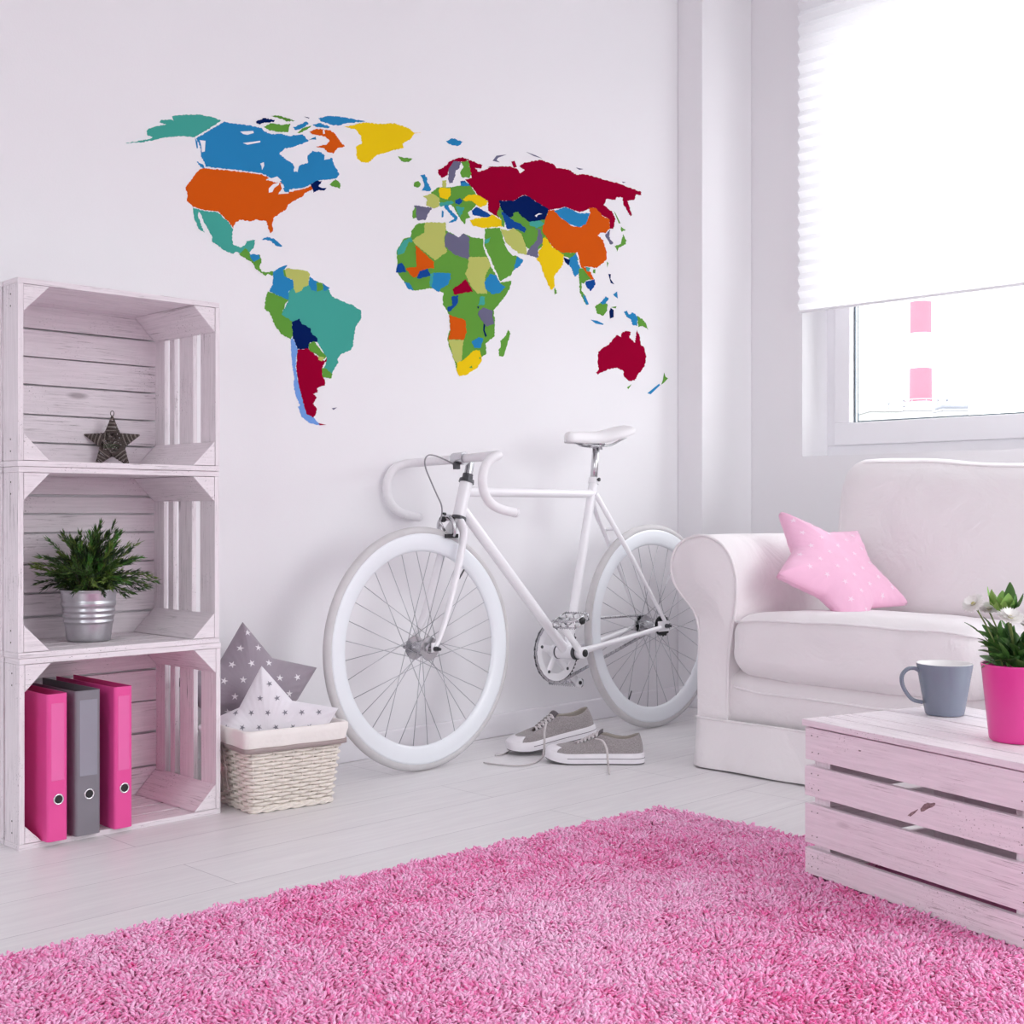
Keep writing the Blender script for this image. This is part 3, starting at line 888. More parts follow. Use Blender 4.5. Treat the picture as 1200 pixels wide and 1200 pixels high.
for r_ in range(nrow):
    z = .013+r_*(.162/nrow); pts = bask(z, NS*4); pc_ = []
    for k, p in enumerate(pts):
        o = .0042*math.cos(PI*(k/4)+PI*(r_ % 2)); d = p.normalized()
        pc_.append(Vector((p.x+d.x*o, p.y+d.y*o, z+random.uniform(-.0006, .0006))))
    tube(bm, pc_, .0043, 6, closed=True)
for q in range(2):
    pts = bask(.0, NS*4, .003)
    tube(bm, [Vector((p.x*(1+.012*math.cos(k*.5+q*PI)), p.y*(1+.012*math.cos(k*.5+q*PI)), .007+.0035*math.sin(k*.5+q*PI))) for k, p in enumerate(pts)], .0042, 6, closed=True)
pr_ = [Vector((p.x, p.y, .008)) for p in bask(0, 60, -.004)]
prism(bm, pr_, (0, 0, .004))
obj('woven_body', bm, M_BASK, bt)
bm = BM(); NB = 160
def band(i, j):
    # cloth: inside down, over the rim, outside down
    f = j/10
    zz, off = [(.10, -.010), (.15, -.008), (.185, -.006), (.197, .000), (.199, .006), (.195, .011), (.183, .0125), (.172, .0115), (.160, .0110), (.149, .0112), (.146, .0095)][j]
    wv = .002*noise.noise(Vector((i*.12, j*.3, 2.2)))+.0012*math.sin(i*.42+j*.2)
    p = bask(zz, NB, off+wv*(1 if 3 < j < 10 else .5))[i]
    return Vector((p.x, p.y, zz+.0022*noise.noise(Vector((i*.06, 5, j*.1)))))
grid(bm, NB, 11, band, closeu=True); obj('cloth_liner', bm, M_LINER, bt)
bm = BM()
grid(bm, NB, 4, lambda i, j: (lambda p: Vector((p.x, p.y, [.1585, .158, .1475, .147][j]+.002*noise.noise(Vector((i*.06, 5, .8))))))(bask(.153, NB, [.0105, .0138, .0138, .0105][j]+.0012*math.sin(i*.42+1.6))[i]), closeu=True)
obj('ribbon_band', bm, M_RIB, bt)
bm = BM()
lx_ = -.142
for pts in ([(0, 0, 0), (-.006, .022, -.010), (-.008, .040, -.030), (-.003, .030, -.040), (-.001, .004, -.004)],
            [(0, 0, 0), (-.006, -.018, -.008), (-.008, -.030, -.024), (-.003, -.020, -.030), (-.001, -.002, -.004)],
            [(0, 0, 0), (-.005, .012, -.03), (.002, .026, -.055), (.005, .018, -.085), (.010, .024, -.115)],
            [(0, 0, 0), (-.005, -.006, -.03), (.002, -.020, -.050), (.006, -.010, -.075), (.010, -.018, -.105)]):
    tube(bm, crom([Vector((lx_+a, b-.01, .152+c)) for a, b, c in pts], 6), .0034, 6, flat=(1, .28))
obj('ribbon_bow', bm, M_RIB, bt)
# ================================================================ sofa
random.seed(61)
def cloth_material(name, col):
    m = mat(name, col, .92, noise_amt=.015, noise_scale=6, bump=.0, sheen=.25, spec=.2)
    nt = m.node_tree; N = nt.nodes; L = nt.links; b = N['Principled BSDF']
    tc = N.new('ShaderNodeTexCoord')
    n1 = N.new('ShaderNodeTexNoise'); n1.inputs['Scale'].default_value = 5; n1.inputs['Detail'].default_value = 4; n1.inputs['Distortion'].default_value = 1.2
    n2 = N.new('ShaderNodeTexNoise'); n2.inputs['Scale'].default_value = 260; n2.inputs['Detail'].default_value = 2
    L.new(tc.outputs['Object'], n1.inputs['Vector']); L.new(tc.outputs['Object'], n2.inputs['Vector'])
    b1 = N.new('ShaderNodeBump'); b1.inputs['Strength'].default_value = .6; b1.inputs['Distance'].default_value = .02
    b2 = N.new('ShaderNodeBump'); b2.inputs['Strength'].default_value = .15; b2.inputs['Distance'].default_value = .003
    L.new(n1.outputs['Fac'], b1.inputs['Height']); L.new(n2.outputs['Fac'], b2.inputs['Height']); L.new(b1.outputs[0], b2.inputs['Normal'])
    L.new(b2.outputs[0], b.inputs['Normal'])
    return m
M_SOFA = cloth_material('white_slipcover', (.88, .84, .855))
SX, SYL, SYR = 2.92, 2.19, .42      # front plane, left flank, right flank
st = thing('sofa', 'white slipcovered sofa with rolled arm under the window', 'sofa', (SX, 1.3, 0))
O = Vector((SX, 1.3, 0))
XB = 3.93
# ---- rolled arm, outline taken in the front plane
apx = [(818.5, 893), (818.3, 850), (818, 800), (818.5, 762), (817.5, 735), (811, 714), (798, 697), (789, 682), (785.5, 666), (787.5, 650), (794, 638), (804, 630.5), (818.5, 626.5), (832, 629), (845, 637), (855, 651),
       (861, 669), (863, 690), (861.5, 715), (857, 745), (853.5, 775), (852, 810), (852, 893)]
aout = [onX(a, b, SX) for a, b in apx]
aout = [Vector((0, p.y-O.y, max(p.z, .006))) for p in aout]
aout = crom(aout, 3)
def arm(mirror=False):
    pts = [Vector((0, -p.y+(SYR+SYL-2*O.y) if mirror else p.y, p.z)) for p in aout]
    cen = Vector((0, sum(p.y for p in pts)/len(pts), .42))
    secs = []
    L = XB-SX-.02
    for x, s in ((0, .90), (.003, .955), (.010, .988), (.022, 1.0), (.06, 1.0), (.15, 1), (.25, 1), (.35, 1), (.45, 1), (.55, 1), (.7, 1), (.85, 1), (L-.02, 1), (L, .97)):
        rg = []
        for i, p in enumerate(pts):
            wv = .004*noise.noise(Vector((x*6, p.y*9, p.z*9+3.3)))*(1 if x > .03 else 0)
            shr = (1-s)*.16
            d = Vector((0, p.y-cen.y, p.z-cen.z))
            if p.z < .05: d.z = 0
            d = d.normalized() if d.length > 0 else d
            q = p-d*shr*1.0
            rg.append(Vector((x, q.y+wv, max(.004, q.z+wv-.03*max(0, x-.4)*max(0, (p.z-.4))))))
        secs.append(rg)
    bm = BM()
    V = [[bm.verts.new(p) for p in rg] for rg in secs]
    n = len(pts)
    for a, b in zip(V[:-1], V[1:]):
        for k in range(n): bm.faces.new((a[k], a[(k+1) % n], b[(k+1) % n], b[k]))
    # front panel : concentric fill so it shades softly
    bm.faces.new(V[0][::-1]); bm.faces.new(V[-1])
    a = obj('arm', bm, M_SOFA, st, sharp=50)
    bm = BM()
    seamp = [Vector((.0035, secs[2][i].y, secs[2][i].z)) for i in range(n)]
    tube(bm, seamp, .0042, 6); obj('piping', bm, M_SOFA, a)
    return a
arm(False); arm(True)
# ---- base with skirt
yl, yr = aout[-1].y+.012, -aout[-1].y-.012+(SYR+SYL-2*O.y)
def wav(y, z, a=.004): return a*noise.noise(Vector((y*7, z*5, 8.1)))+a*.5*noise.noise(Vector((y*25, z*9, 2.1)))
bm = BM()
def basef(i, j):
    y = yl+(yr-yl)*i/60
    x, z = [(.020, .135), (.014, .16), (.014, .20), (.018, .24), (.030, .262), (.06, .275), (.2, .285), (.6, .29), (.9, .29)][j]
    return Vector((x+wav(y, z, .006), y, z))
grid(bm, 61, 9, basef)
obj('seat_base', bm, M_SOFA, st)
bm = BM()
ylo = aout[0].y+.003; yro = -aout[0].y-.003+(SYR+SYL-2*O.y)
path = []
NX = 26
for k in range(NX+1): path.append((XB-SX-.03-(XB-SX-.03)*k/NX, ylo, 0, 1))
NYY = 90
for k in range(1, NYY): path.append((-.004, ylo+(yro-ylo)*k/NYY, -1, 0))
for k in range(NX+1): path.append(((XB-SX-.03)*k/NX, yro, 0, -1))
def skirt(i, j):
    x, y, nx_, ny_ = path[i]; z = [.142, .141, .132, .10, .06, .03, .010, .004][j]
    o = [0, .003, .004, .006, .009, .011, .012, .010][j]+.006*noise.noise(Vector((x*6+y*7, z*6, 4.4)))*(1-j/20)
    if i == NX or i == NX+NYY: pass
    zz = z if j < 6 else z+.003*noise.noise(Vector((x*9+y*9, 1, 1)))+.001
    return Vector((x+nx_*o, y+ny_*o, zz))
grid(bm, len(path), 8, skirt)
sk = obj('skirt', bm, M_SOFA, st)
bm = BM(); tube(bm, [Vector((p[0]+p[2]*.005, p[1]+p[3]*.005, .141)) for p in path], .003, 6); obj('skirt_seam', bm, M_SOFA, sk)
# ---- seat cushions (thicker crown in front, sloping back)
def cush(nm, y0, y1, x0, x1, z0, z1, rr, slope, crown, seed):
    c = ((x0+x1)/2, (y0+y1)/2, (z0+z1)/2); s = (x1-x0, abs(y1-y0), z1-z0)
    def warp(p, u):
        f = (1-u.x**2)*(1-u.y**2)
        if abs(u.z) > .5 or True:
            p = p+Vector((0, 0, crown*f*(1 if p.z > 0 else -.4)))
        p.z += slope*(u.x+1)*.5
        # front edge bows outward a bit, corners drop
        p.x -= .014*(1-u.y**2)*(1 if u.x < 0 else 0)*max(0, -u.x)
        p.z -= .012*(abs(u.y)**4)*(1 if p.z > 0 else -.5)
        nn = noise.noise(Vector((p.x*6, p.y*6, p.z*6+seed)))*.006+noise.noise(Vector((p.x*17+p.z*14, p.y*9+p.z*20, seed)))*.003
        return p+Vector((nn*-.6, nn*.3, nn))
    bm = BM(); soft_box(bm, c, s, rr, (26, 30, 12), warp)
    o = obj(nm, bm, M_SOFA, st)
    # piping round the upper and lower rims
    for sgz, off in ((1, -.022), (-1, .034)):
        pts = []
        hx, hy, hz = s[0]/2, s[1]/2, s[2]/2
        base_ = rrect(hx-.004, hy-.004, rr*.9, 120)
        for q in base_:
            u = Vector((q.x/hx, q.y/hy, sgz*(hz+off)/hz)); u = Vector([max(-1, min(1, a)) for a in u])
            p = warp(Vector((q.x*1.004, q.y*1.004, sgz*(hz+off*1.0))), u)
            pts.append(p+Vector(c))
        bm = BM(); tube(bm, pts, .0036, 6, closed=True); obj('piping', bm, M_SOFA, o)
    return o
yA, yM, yC = aout[-1].y-.004, (2.19+.42)/2-1.3, -(aout[-1].y)+.004+(SYR+SYL-2*O.y)
yM = 1.345-1.3
cush('seat_cushion', yM+.004, yA-.006, -.016, .56, .262, .446, .056, -.040, .016, 2.0)
cush('seat_cushion', yC+.006, yM-.004, -.016, .56, .262, .446, .056, -.040, .016, 12.0)
# ---- back cushion
def backw(p, u):
    f = (1-u.y**4)*(1-u.z**2)
    p = p+Vector((-.03*f if p.x < 0 else 0, 0, 0))
    zt = (p.z+.23)/.46
    p.x += .085*zt                      # leans back
    yy = p.y/(.74)
    p.z += (-.030*max(0, min(1, (.66-p.y)/.5)) if True else 0)*max(0, zt)
    nn = noise.noise(Vector((p.x*5, p.y*5, p.z*5+33)))*.007
    return p+Vector((nn, 0, nn))
yB0, yB1 = yA+.01, yC-.01
cb = (.60, (yB0+yB1)/2, .635); sb_ = (.22, abs(yB0-yB1), .475)
bm = BM(); soft_box(bm, cb, sb_, .075, (12, 46, 24), backw)
bk = obj('back_cushion', bm, M_SOFA, st)
bm = BM()
rim = rrect(sb_[1]/2-.012, sb_[2]/2-.012, .085, 160)
pts = []
for q in rim:
    p = backw(Vector((-.075, q.x, q.y)), Vector((-.7, max(-1, min(1, q.x/(sb_[1]/2))), max(-1, min(1, q.y/(sb_[2]/2)))))); pts.append(p+Vector(cb))
tube(bm, pts, .0036, 6, closed=True); obj('piping', bm, M_SOFA, bk)
# ---- frame behind the cushion
bm = BM(); soft_box(bm, (.88, (yl+yr)/2, .40), (.20, abs(yl-yr)+.10, .78), .05, (8, 40, 20), lambda p, u: p+Vector((0, 0, wav(p.y, p.z, .004))))
obj('backrest_frame', bm, M_SOFA, st)
# ================================================================ bicycle
random.seed(71)
M_BIKE = mat('white_gloss_paint', (.90, .89, .92), .28, noise_amt=.01, coat=.4)
M_RIM = mat('white_rim_paint', (.86, .89, .93), .3, noise_amt=.01, coat=.3)
M_TYRE = mat('pale_grey_tyre', (.62, .605, .615), .7, noise_amt=.05, noise_scale=30, bump=.05, bump_scale=200)
M_STEEL = mat('steel', (.62, .62, .64), .25, metal=1, noise_amt=.06)
M_SPOKE = mat('steel_spoke', (.52, .52, .55), .35, metal=.8)
M_SADL = mat('white_saddle_cover', (.88, .865, .885), .45, noise_amt=.02)
M_TAPE = mat('white_bar_tape', (.87, .855, .88), .55, noise_amt=.03, noise_scale=60, bump=.05, bump_scale=150)
M_CABLE = mat('grey_cable_housing', (.30, .29, .31), .45)
M_DKST = mat('dark_steel', (.10, .10, .11), .35, metal=.8)
BX, BY, LEAN = 0.0, 2.692, 1.9
bk = thing('bicycle', 'white fixed-gear bicycle leaning against the wall below the map', 'bicycle', (2.865, BY, 0), (R(-LEAN), 0, 0))
def Lc(x, y, z): return Vector((x-2.865, y, z))
RW = .335
AF, AR, BB = (2.352, .335), (3.362, .335), (2.940, .279)
def wheel(name, ax, lab):
    c = Lc(ax[0], 0, ax[1])
    bm = BM()
    MY = Matrix.Translation(c) @ Matrix.Rotation(R(90), 4, 'X')
    # deep V rim : profile (r, z) closed
    lathe(bm, [(.268, -.0035), (.274, -.0085), (.296, -.0108), (.311, -.0112), (.3165, -.0105), (.3165, -.008), (.312, -.006), (.312, .006), (.3165, .008), (.3165, .0105), (.311, .0112), (.296, .0108), (.274, .0085), (.268, .0035), (.2665, 0)], MY, 96, closed=True)
    w = obj(name, bm, M_RIM, bk); w['label'] = lab
    bm = BM()
    pr = []
    for k in range(16):
        a = 2*PI*k/16; pr.append((.3225+.0125*math.cos(a), .0118*math.sin(a)))
    lathe(bm, pr, MY, 96, closed=True)
    obj('tyre', bm, M_TYRE, w)
    bm = BM()
    lathe(bm, [(.0, -.052), (.006, -.052), (.006, -.040), (.012, -.040), (.014, -.036), (.0145, -.034), (.032, -.033), (.033, -.031), (.032, -.029), (.015, -.027), (.0125, -.02), (.0125, .02), (.015, .027), (.032, .029), (.033, .031), (.032, .033), (.0145, .034), (.014, .036), (.012, .040), (.006, .040), (.006, .052), (0, .052)], MY, 32)
    obj('hub', bm, M_STEEL, w, sharp=40)
    bm = BM()
    for sy in (-1, 1): cyl(bm, c+Vector((0, sy*.054, 0)), c+Vector((0, sy*.068, 0)), .0075, .0065, 6); cyl(bm, c+Vector((0, sy*.064, 0)), c+Vector((0, sy*.076, 0)), .0042, seg=8)
    pieces('axle_nut', bm, M_DKST, w, sharp=30)
    # valve
    a = R(52 if name == 'front_wheel' else 240)
    bm = BM(); d = Vector((math.cos(a), 0, math.sin(a))); cyl(bm, c+d*.27, c+d*.236, .0028, .0022, 8); obj('valve', bm, M_DKST, w)
    # spokes, crossed
    bm = BM(); tube(bm, [(0, 0, 0), (0, 0, 1)], .00095, 5)
    me0 = None
    for k in range(32):
        side = 1 if k % 2 else -1
        a0 = 2*PI*k/32+.05; cross = (1 if (k//2) % 2 else -1)*R(62)
        ph = Vector((math.cos(a0+cross)*.030, side*.031, math.sin(a0+cross)*.030)); pr_ = Vector((math.cos(a0)*.269, 0, math.sin(a0)*.269))
        v = pr_-ph
        if me0 is None:
            s = obj('spoke', bm, M_SPOKE, w); me0 = s.data
        else:
            s = bpy.data.objects.new('spoke', me0); COL.objects.link(s); s.parent = w
        s.location = c+ph; s.rotation_mode = 'QUATERNION'; s.rotation_quaternion = v.to_track_quat('Z', 'Y'); s.scale = (1, 1, v.length)
    return w
wf = wheel('front_wheel', AF, 'front wheel with a deep white rim'); wr = wheel('rear_wheel', AR, 'rear wheel with a deep white rim')
# frame
bm = BM()
HT_, HB_ = Lc(2.533, 0, .794), Lc(2.502, 0, .697)
bb_ = Lc(BB[0], 0, BB[1]); ST = Lc(3.076, 0, .775); STt = Lc(3.085, 0, .812)
cyl(bm, HB_, HT_, .0185, seg=24)
TTf = Lc(2.528, 0, .768); tube(bm, [TTf, Lc(3.073, 0, .768)], .0135, 18)
DTf = Lc(2.511, 0, .722); tube(bm, [DTf, bb_], .0155, 18)
tube(bm, [bb_, STt], .0142, 18)
cyl(bm, bb_+Vector((0, -.035, 0)), bb_+Vector((0, .035, 0)), .0205, seg=28)
for sy in (-1, 1):
    ax_ = Lc(AR[0], sy*.056, AR[1])
    tube(bm, crom([bb_+Vector((.0, sy*.022, 0)), Lc(3.03, sy*.026, .286), Lc(3.16, sy*.036, .304), Lc(AR[0]-.03, sy*.055, .330)], 5), [.0105]*6+[.0095]*5+[.0085]*5, 12)
    tube(bm, crom([Lc(3.078, sy*.012, .768), Lc(3.122, sy*.022, .70), Lc(3.23, sy*.036, .548), Lc(AR[0]-.006, sy*.055, .352)], 5), [.0085]*6+[.008]*5+[.0065]*5, 12)
    # rear dropout plates
    box(bm, (Lc(AR[0]-.035, sy*.052-.0025, .318)), (Lc(AR[0]+.018, sy*.052+.0025, .352)))
tube(bm, [Lc(3.165, -.026, .655), Lc(3.165, .026, .655)], .005, 10)
cyl(bm, Lc(3.0822, 0, .800), Lc(3.0865, 0, .818), .0168, seg=20)
obj('frame', bm, M_BIKE, bk, sharp=45)
# fork
bm = BM()
crown = Lc(2.490, 0, .668)
cyl(bm, Lc(2.4955, 0, .678), Lc(2.5005, 0, .693), .0175, seg=20)
for sy in (-1, 1):
    pts = crom([Lc(2.498, sy*.004, .686), Lc(2.493, sy*.022, .668), Lc(2.483, sy*.037, .636), Lc(2.447, sy*.043, .53), Lc(2.403, sy*.047, .42), Lc(2.372, sy*.051, .362), Lc(AF[0]+.001, sy*.052, .338)], 5)
    n_ = len(pts); tube(bm, pts, [.0165-.0085*min(1, i/(n_*.95)) for i in range(n_)], 14, flat=(1, .8))
    box(bm, Lc(AF[0]-.010, sy*.052-.0022, .326), Lc(AF[0]+.014, sy*.052+.0022, .352))
fk = obj('fork', bm, M_BIKE, bk, sharp=50)
bm = BM()
d_ = (HT_-HB_).normalized()
for p, q in ((HT_, HT_+d_*.010), (HB_-d_*.010, HB_)): cyl(bm, p, q, .0225, .0215, 24)
cyl(bm, HT_+d_*.010, HT_+d_*.018, .0165, seg=6); cyl(bm, HT_+d_*.018, HT_+d_*.026, .015, seg=24)
pieces('headset_cup', bm, M_DKST, bk, sharp=40)
# stem
bm = BM()
q0 = HT_+d_*.02; q1 = HT_+d_*.062; cl = Lc(2.510, 0, .862)
tube(bm, crom([q0, q1-d_*.02, q1+Vector((-.004, 0, .004)), cl+Vector((.012, 0, 0)), cl], 5), .0125, 16)
cyl(bm, cl+Vector((0, -.023, 0)), cl+Vector((0, .023, 0)), .0185, seg=24)
stm = obj('stem', bm, M_STEEL, bk, sharp=45)
bm = BM()
cyl(bm, q1+Vector((.004, 0, .004)), q1+Vector((.008, 0, .022)), .006, seg=6)
box(bm, cl+Vector((-.022, -.006, -.030)), cl+Vector((-.004, .006, -.012)))
pieces('clamp_bolt', bm, M_DKST, stm, smooth=False, bevel=.001)
# drop bars
bm = BM()
half = [(2.512, 0, .862), (2.511, .06, .862), (2.508, .12, .862), (2.497, .165, .861), (2.472, .192, .858), (2.442, .200, .848), (2.417, .2005, .826), (2.405, .2008, .793), (2.410, .201, .758), (2.432, .2013, .729), (2.468, .202, .712), (2.525, .203, .702)]
full = [Lc(a, -b, c) for a, b, c in half[::-1]]+[Lc(a, b, c) for a, b, c in half[1:]]
tube(bm, crom(full, 5), .0128, 14)
hb = obj('handlebar', bm, M_TAPE, bk)
bm = BM()
for sy in (-1, 1): cyl(bm, Lc(2.522, sy*.203, .7025), Lc(2.531, sy*.2032, .701), .0136, .012, 16)
pieces('bar_end_plug', bm, M_BIKE, hb)
# brake cable and calliper
mm = bk.matrix_basis.inverted()
cpx = [(534, 545), (522, 539), (510, 534), (502, 533.5), (498, 539), (499, 549), (505, 564), (512, 580), (517, 591), (518, 601), (515.5, 612)]
bm = BM()
dep = [2.735, 2.72, 2.70, 2.685, 2.675, 2.67, 2.675, 2.685, 2.695, 2.70, 2.705]
cp = [mm @ onY(a, b, y) for (a, b), y in zip(cpx, dep)]
tube(bm, crom(cp, 5), .0022, 8)
obj('brake_cable', bm, M_CABLE, bk)
bm = BM()
tube(bm, [mm @ onY(515.5, 611, 2.705), mm @ onY(521, 622, 2.705)], .0035, 8)
cc = Lc(2.458, 0, .684)
# two arched arms hugging the tyre
for sy in (-1, 1):
    tube(bm, crom([cc+Vector((0, -sy*.012, .012)), cc+Vector((-.006, sy*.012, .012)), cc+Vector((-.006, sy*.030, -.006)), cc+Vector((-.004, sy*.031, -.030)), cc+Vector((-.002, sy*.025, -.040))], 5), .0068, 10, flat=(1, .7))
cyl(bm, cc+Vector((.03, 0, .008)), cc+Vector((-.022, 0, .006)), .0058, seg=12)
br_ = obj('brake_caliper', bm, M_STEEL, bk)
bm = BM()
for sy in (-1, 1):
    box(bm, cc+Vector((-.026, sy*.0185-.004, -.047)), cc+Vector((.020, sy*.0185+.004, -.036)))
cyl(bm, cc+Vector((-.020, -.012, .020)), cc+Vector((-.034, -.020, .022)), .005, .003, 8)
cyl(bm, cc+Vector((-.012, 0, .006)), cc+Vector((-.024, 0, .006)), .0085, seg=12)
pieces('brake_pad', bm, M_BLACK, br_, smooth=False, bevel=.001)
# seat post + saddle
bm = BM(); tube(bm, [Lc(3.080, 0, .79), Lc(3.104, 0, .940)], .0115, 18); obj('seat_post', bm, M_STEEL, bk)
bm = BM(); cyl(bm, Lc(3.085, -.022, .812), Lc(3.085, .0, .812), .004, seg=8); cyl(bm, Lc(3.085, -.024, .812), Lc(3.085, -.020, .812), .006, seg=10); obj('seat_clamp', bm, M_DKST, bk)
bm = BM()
sx0, sx1 = 2.958, 3.232
def sad(i, j):
    f = i/26; x = sx0+(sx1-sx0)*f
    w = .017+.006*math.sin(min(1, f/.35)*PI/2)+.047*(1/(1+math.exp(-(f-.60)*13)))
    if f < .06: w *= math.sqrt(max(.02, 1-(1-f/.06)**2))
    if f > .93: w *= math.sqrt(max(.05, 1-((f-.93)/.07)**2*.8))
    top = .960+.012*f+.020*max(0, f-.55)/.45
    dr = .034*(1-.25*f)+.010*math.sin(f*PI)
    a = -PI/2+PI*j/16       # half section : left hem over the top to right hem
    yy = w*math.sin(a)**1 if abs(a) < PI/2-.001 else w*(1 if a > 0 else -1)
    zz = top-dr*(1-max(0, math.cos(a))**.55)
    e = 1
    if f < .06: zz = top-.012-dr*.55+(zz-(top-.012-dr*.55))*math.sqrt(max(.1, 1-(1-f/.06)**2))
    return Lc(x, yy, zz)
V = grid(bm, 27, 17, sad)
sd = obj('saddle', bm, M_SADL, bk)
m_ = sd.modifiers.new('t', 'SOLIDIFY'); m_.thickness = .004; m_.offset = -1
bm = BM()
for sy in (-1, 1):
    tube(bm, crom([Lc(2.985, sy*.006, .938), Lc(3.03, sy*.016, .925), Lc(3.07, sy*.021, .919), Lc(3.14, sy*.021, .922), Lc(3.19, sy*.028, .941), Lc(3.212, sy*.03, .950)], 5), .0035, 8)
pieces('saddle_rail', bm, M_STEEL, sd)
bm = BM()
cyl(bm, Lc(3.104, -.026, .928), Lc(3.104, .026, .928), .0105, seg=14); cyl(bm, Lc(3.090, -.018, .920), Lc(3.090, .018, .920), .006, seg=12); cyl(bm, Lc(3.124, 0, .933), Lc(3.124, 0, .909), .0042, seg=8)
obj('saddle_clamp', bm, M_STEEL, sd)
bm = BM()
for yy in (-.018,): cyl(bm, Lc(3.2335, yy, .964), Lc(3.237, yy, .964), .0045, seg=10)
box(bm, Lc(3.230, -.006, .980), Lc(3.235, .008, .982))
pieces('saddle_rivet', bm, M_DKST, sd)
# drivetrain (on the wall side)
yD = .043
bm = BM()
cr = Lc(BB[0], yD, BB[1])
T_ = 48; Ro = .0945
def ringface(bm, c, ro, ri, y0, y1, seg, teeth=0):
    out, inn = [], []
    for k in range(seg):
        a = 2*PI*k/seg
        r_ = ro+(.004 if (teeth and k % 4 in (0, 1)) else 0)
        out.append((r_*math.cos(a), r_*math.sin(a))); inn.append((ri*math.cos(a), ri*math.sin(a)))
    vo0 = [bm.verts.new(c+Vector((x, y0, z))) for x, z in out]; vo1 = [bm.verts.new(c+Vector((x, y1, z))) for x, z in out]
    vi0 = [bm.verts.new(c+Vector((x, y0, z))) for x, z in inn]; vi1 = [bm.verts.new(c+Vector((x, y1, z))) for x, z in inn]
    for k in range(seg):
        j = (k+1) % seg
        for q in ((vo0[k], vo0[j], vo1[j], vo1[k]), (vi0[j], vi0[k], vi1[k], vi1[j]), (vo0[j], vo0[k], vi0[k], vi0[j]), (vo1[k], vo1[j], vi1[j], vi1[k])): bm.faces.new(q)
ringface(bm, cr, Ro-.004, .068, -.0022, .0022, T_*4)
for k in range(5):
    a = R(20+72*k); d = Vector((math.cos(a), 0, math.sin(a))); tube(bm, [cr, cr+d*.074], [.013, .009], 10, flat=(1, .35))
cyl(bm, cr+Vector((0, -.006, 0)), cr+Vector((0, .010, 0)), .022, seg=24)
chr_ = obj('chainring', bm, M_BIKE, bk, sharp=40)
bm = BM(); ringface(bm, cr, Ro-.001, Ro-.0045, -.0015, .0015, T_*4, teeth=1); obj('chainring_teeth', bm, M_DKST, chr_, smooth=False)
bm = BM()
for k in range(5):
    a = R(20+72*k); d = Vector((math.cos(a), 0, math.sin(a))); cyl(bm, cr+d*.071+Vector((0, -.005, 0)), cr+d*.071+Vector((0, .005, 0)), .0048, seg=10)
pieces('chainring_bolt', bm, M_DKST, chr_)
bm = BM(); ringface(bm, bb_+Vector((0, -.038, 0)), .0215, .012, -.004, .004, 28); ringface(bm, bb_+Vector((0, .034, 0)), .0215, .012, -.002, .004, 28)
pieces('bottom_bracket_cup', bm, M_DKST, bk)
ca = R(137)
cd = Vector((math.cos(ca), 0, math.sin(ca)))
bm = BM(); Lcr = Lc(BB[0], -.068, BB[1]); tube(bm, crom([Lcr+Vector((0, .014, 0)), Lcr+cd*.02+Vector((0, .008, 0)), Lcr+cd*.09, Lcr+cd*.158+Vector((0, -.004, 0))], 5), [.0165]*3+[.0145]*5+[.0125]*7+[.0135], 14, flat=(1, .65))
cyl(bm, Lcr+Vector((0, .022, 0)), Lcr+Vector((0, -.006, 0)), .0175, seg=20)
ck = obj('crank_arm', bm, M_BIKE, bk)
bm = BM(); cyl(bm, Lcr+Vector((0, -.004, 0)), Lcr+Vector((0, -.0085, 0)), .0115, seg=16); obj('crank_bolt', bm, M_BLACK, ck)
bm = BM(); Rcr = Lc(BB[0], .058, BB[1]); tube(bm, [Rcr, Rcr-cd*.158+Vector((0, .006, 0))], [.0155, .0125], 14, flat=(1, .6)); cyl(bm, Rcr-cd*.158+Vector((0, -.004, 0)), Rcr-cd*.158+Vector((0, .012, 0)), .014, seg=14)
cyl(bm, Rcr+Vector((0, -.015, 0)), Rcr+Vector((0, .008, 0)), .0175, seg=20)
ck2 = obj('crank_arm', bm, M_BIKE, bk)
bm = BM(); cyl(bm, Rcr-cd*.158+Vector((0, -.008, 0)), Rcr-cd*.158+Vector((0, -.004, 0)), .006, seg=12); obj('pedal_axle_end', bm, M_BLACK, ck2)
def pedal(c, sy, tilt):
    bm = BM(); M = Matrix.Translation(c) @ Matrix.Rotation(R(tilt), 4, 'Y')
    w, l = .031, .088
    def V_(x, y, z): return M @ Vector((x, sy*(.012+y), z))
    for zz in (-.010, .010):
        for x in (-w, w):
            tube(bm, [V_(x, 0, zz), V_(x*1.05, l*.5, zz), V_(x, l, zz)], .0024, 6)
            for k in range(9): # serrated cage
                tube(bm, [V_(x, l*(k+.5)/9, zz), V_(x*1.03, l*(k+.5)/9, zz*1.45)], .0016, 4)
        for y in (0.0, l*.5, l): tube(bm, [V_(-w, y, zz), V_(w, y, zz)], .0022, 6)
    for x in (-w, w):
        for y in (0, l*.33, l*.66, l): tube(bm, [V_(x, y, -.010), V_(x, y, .010)], .0024, 6)
    tube(bm, [V_(0, -.010, 0), V_(0, l, 0)], [.0085, .0065], 12)
    p = obj('pedal', bm, M_STEEL, bk)
    bm = BM(); tube(bm, [V_(0, l, 0), V_(0, l+.006, 0)], .0105, 14); obj('pedal_cap', bm, M_BLACK, p)
pedal(Lcr+cd*.158, -1, -20); pedal(Rcr-cd*.158+Vector((0, .0, 0)), 1, 8)
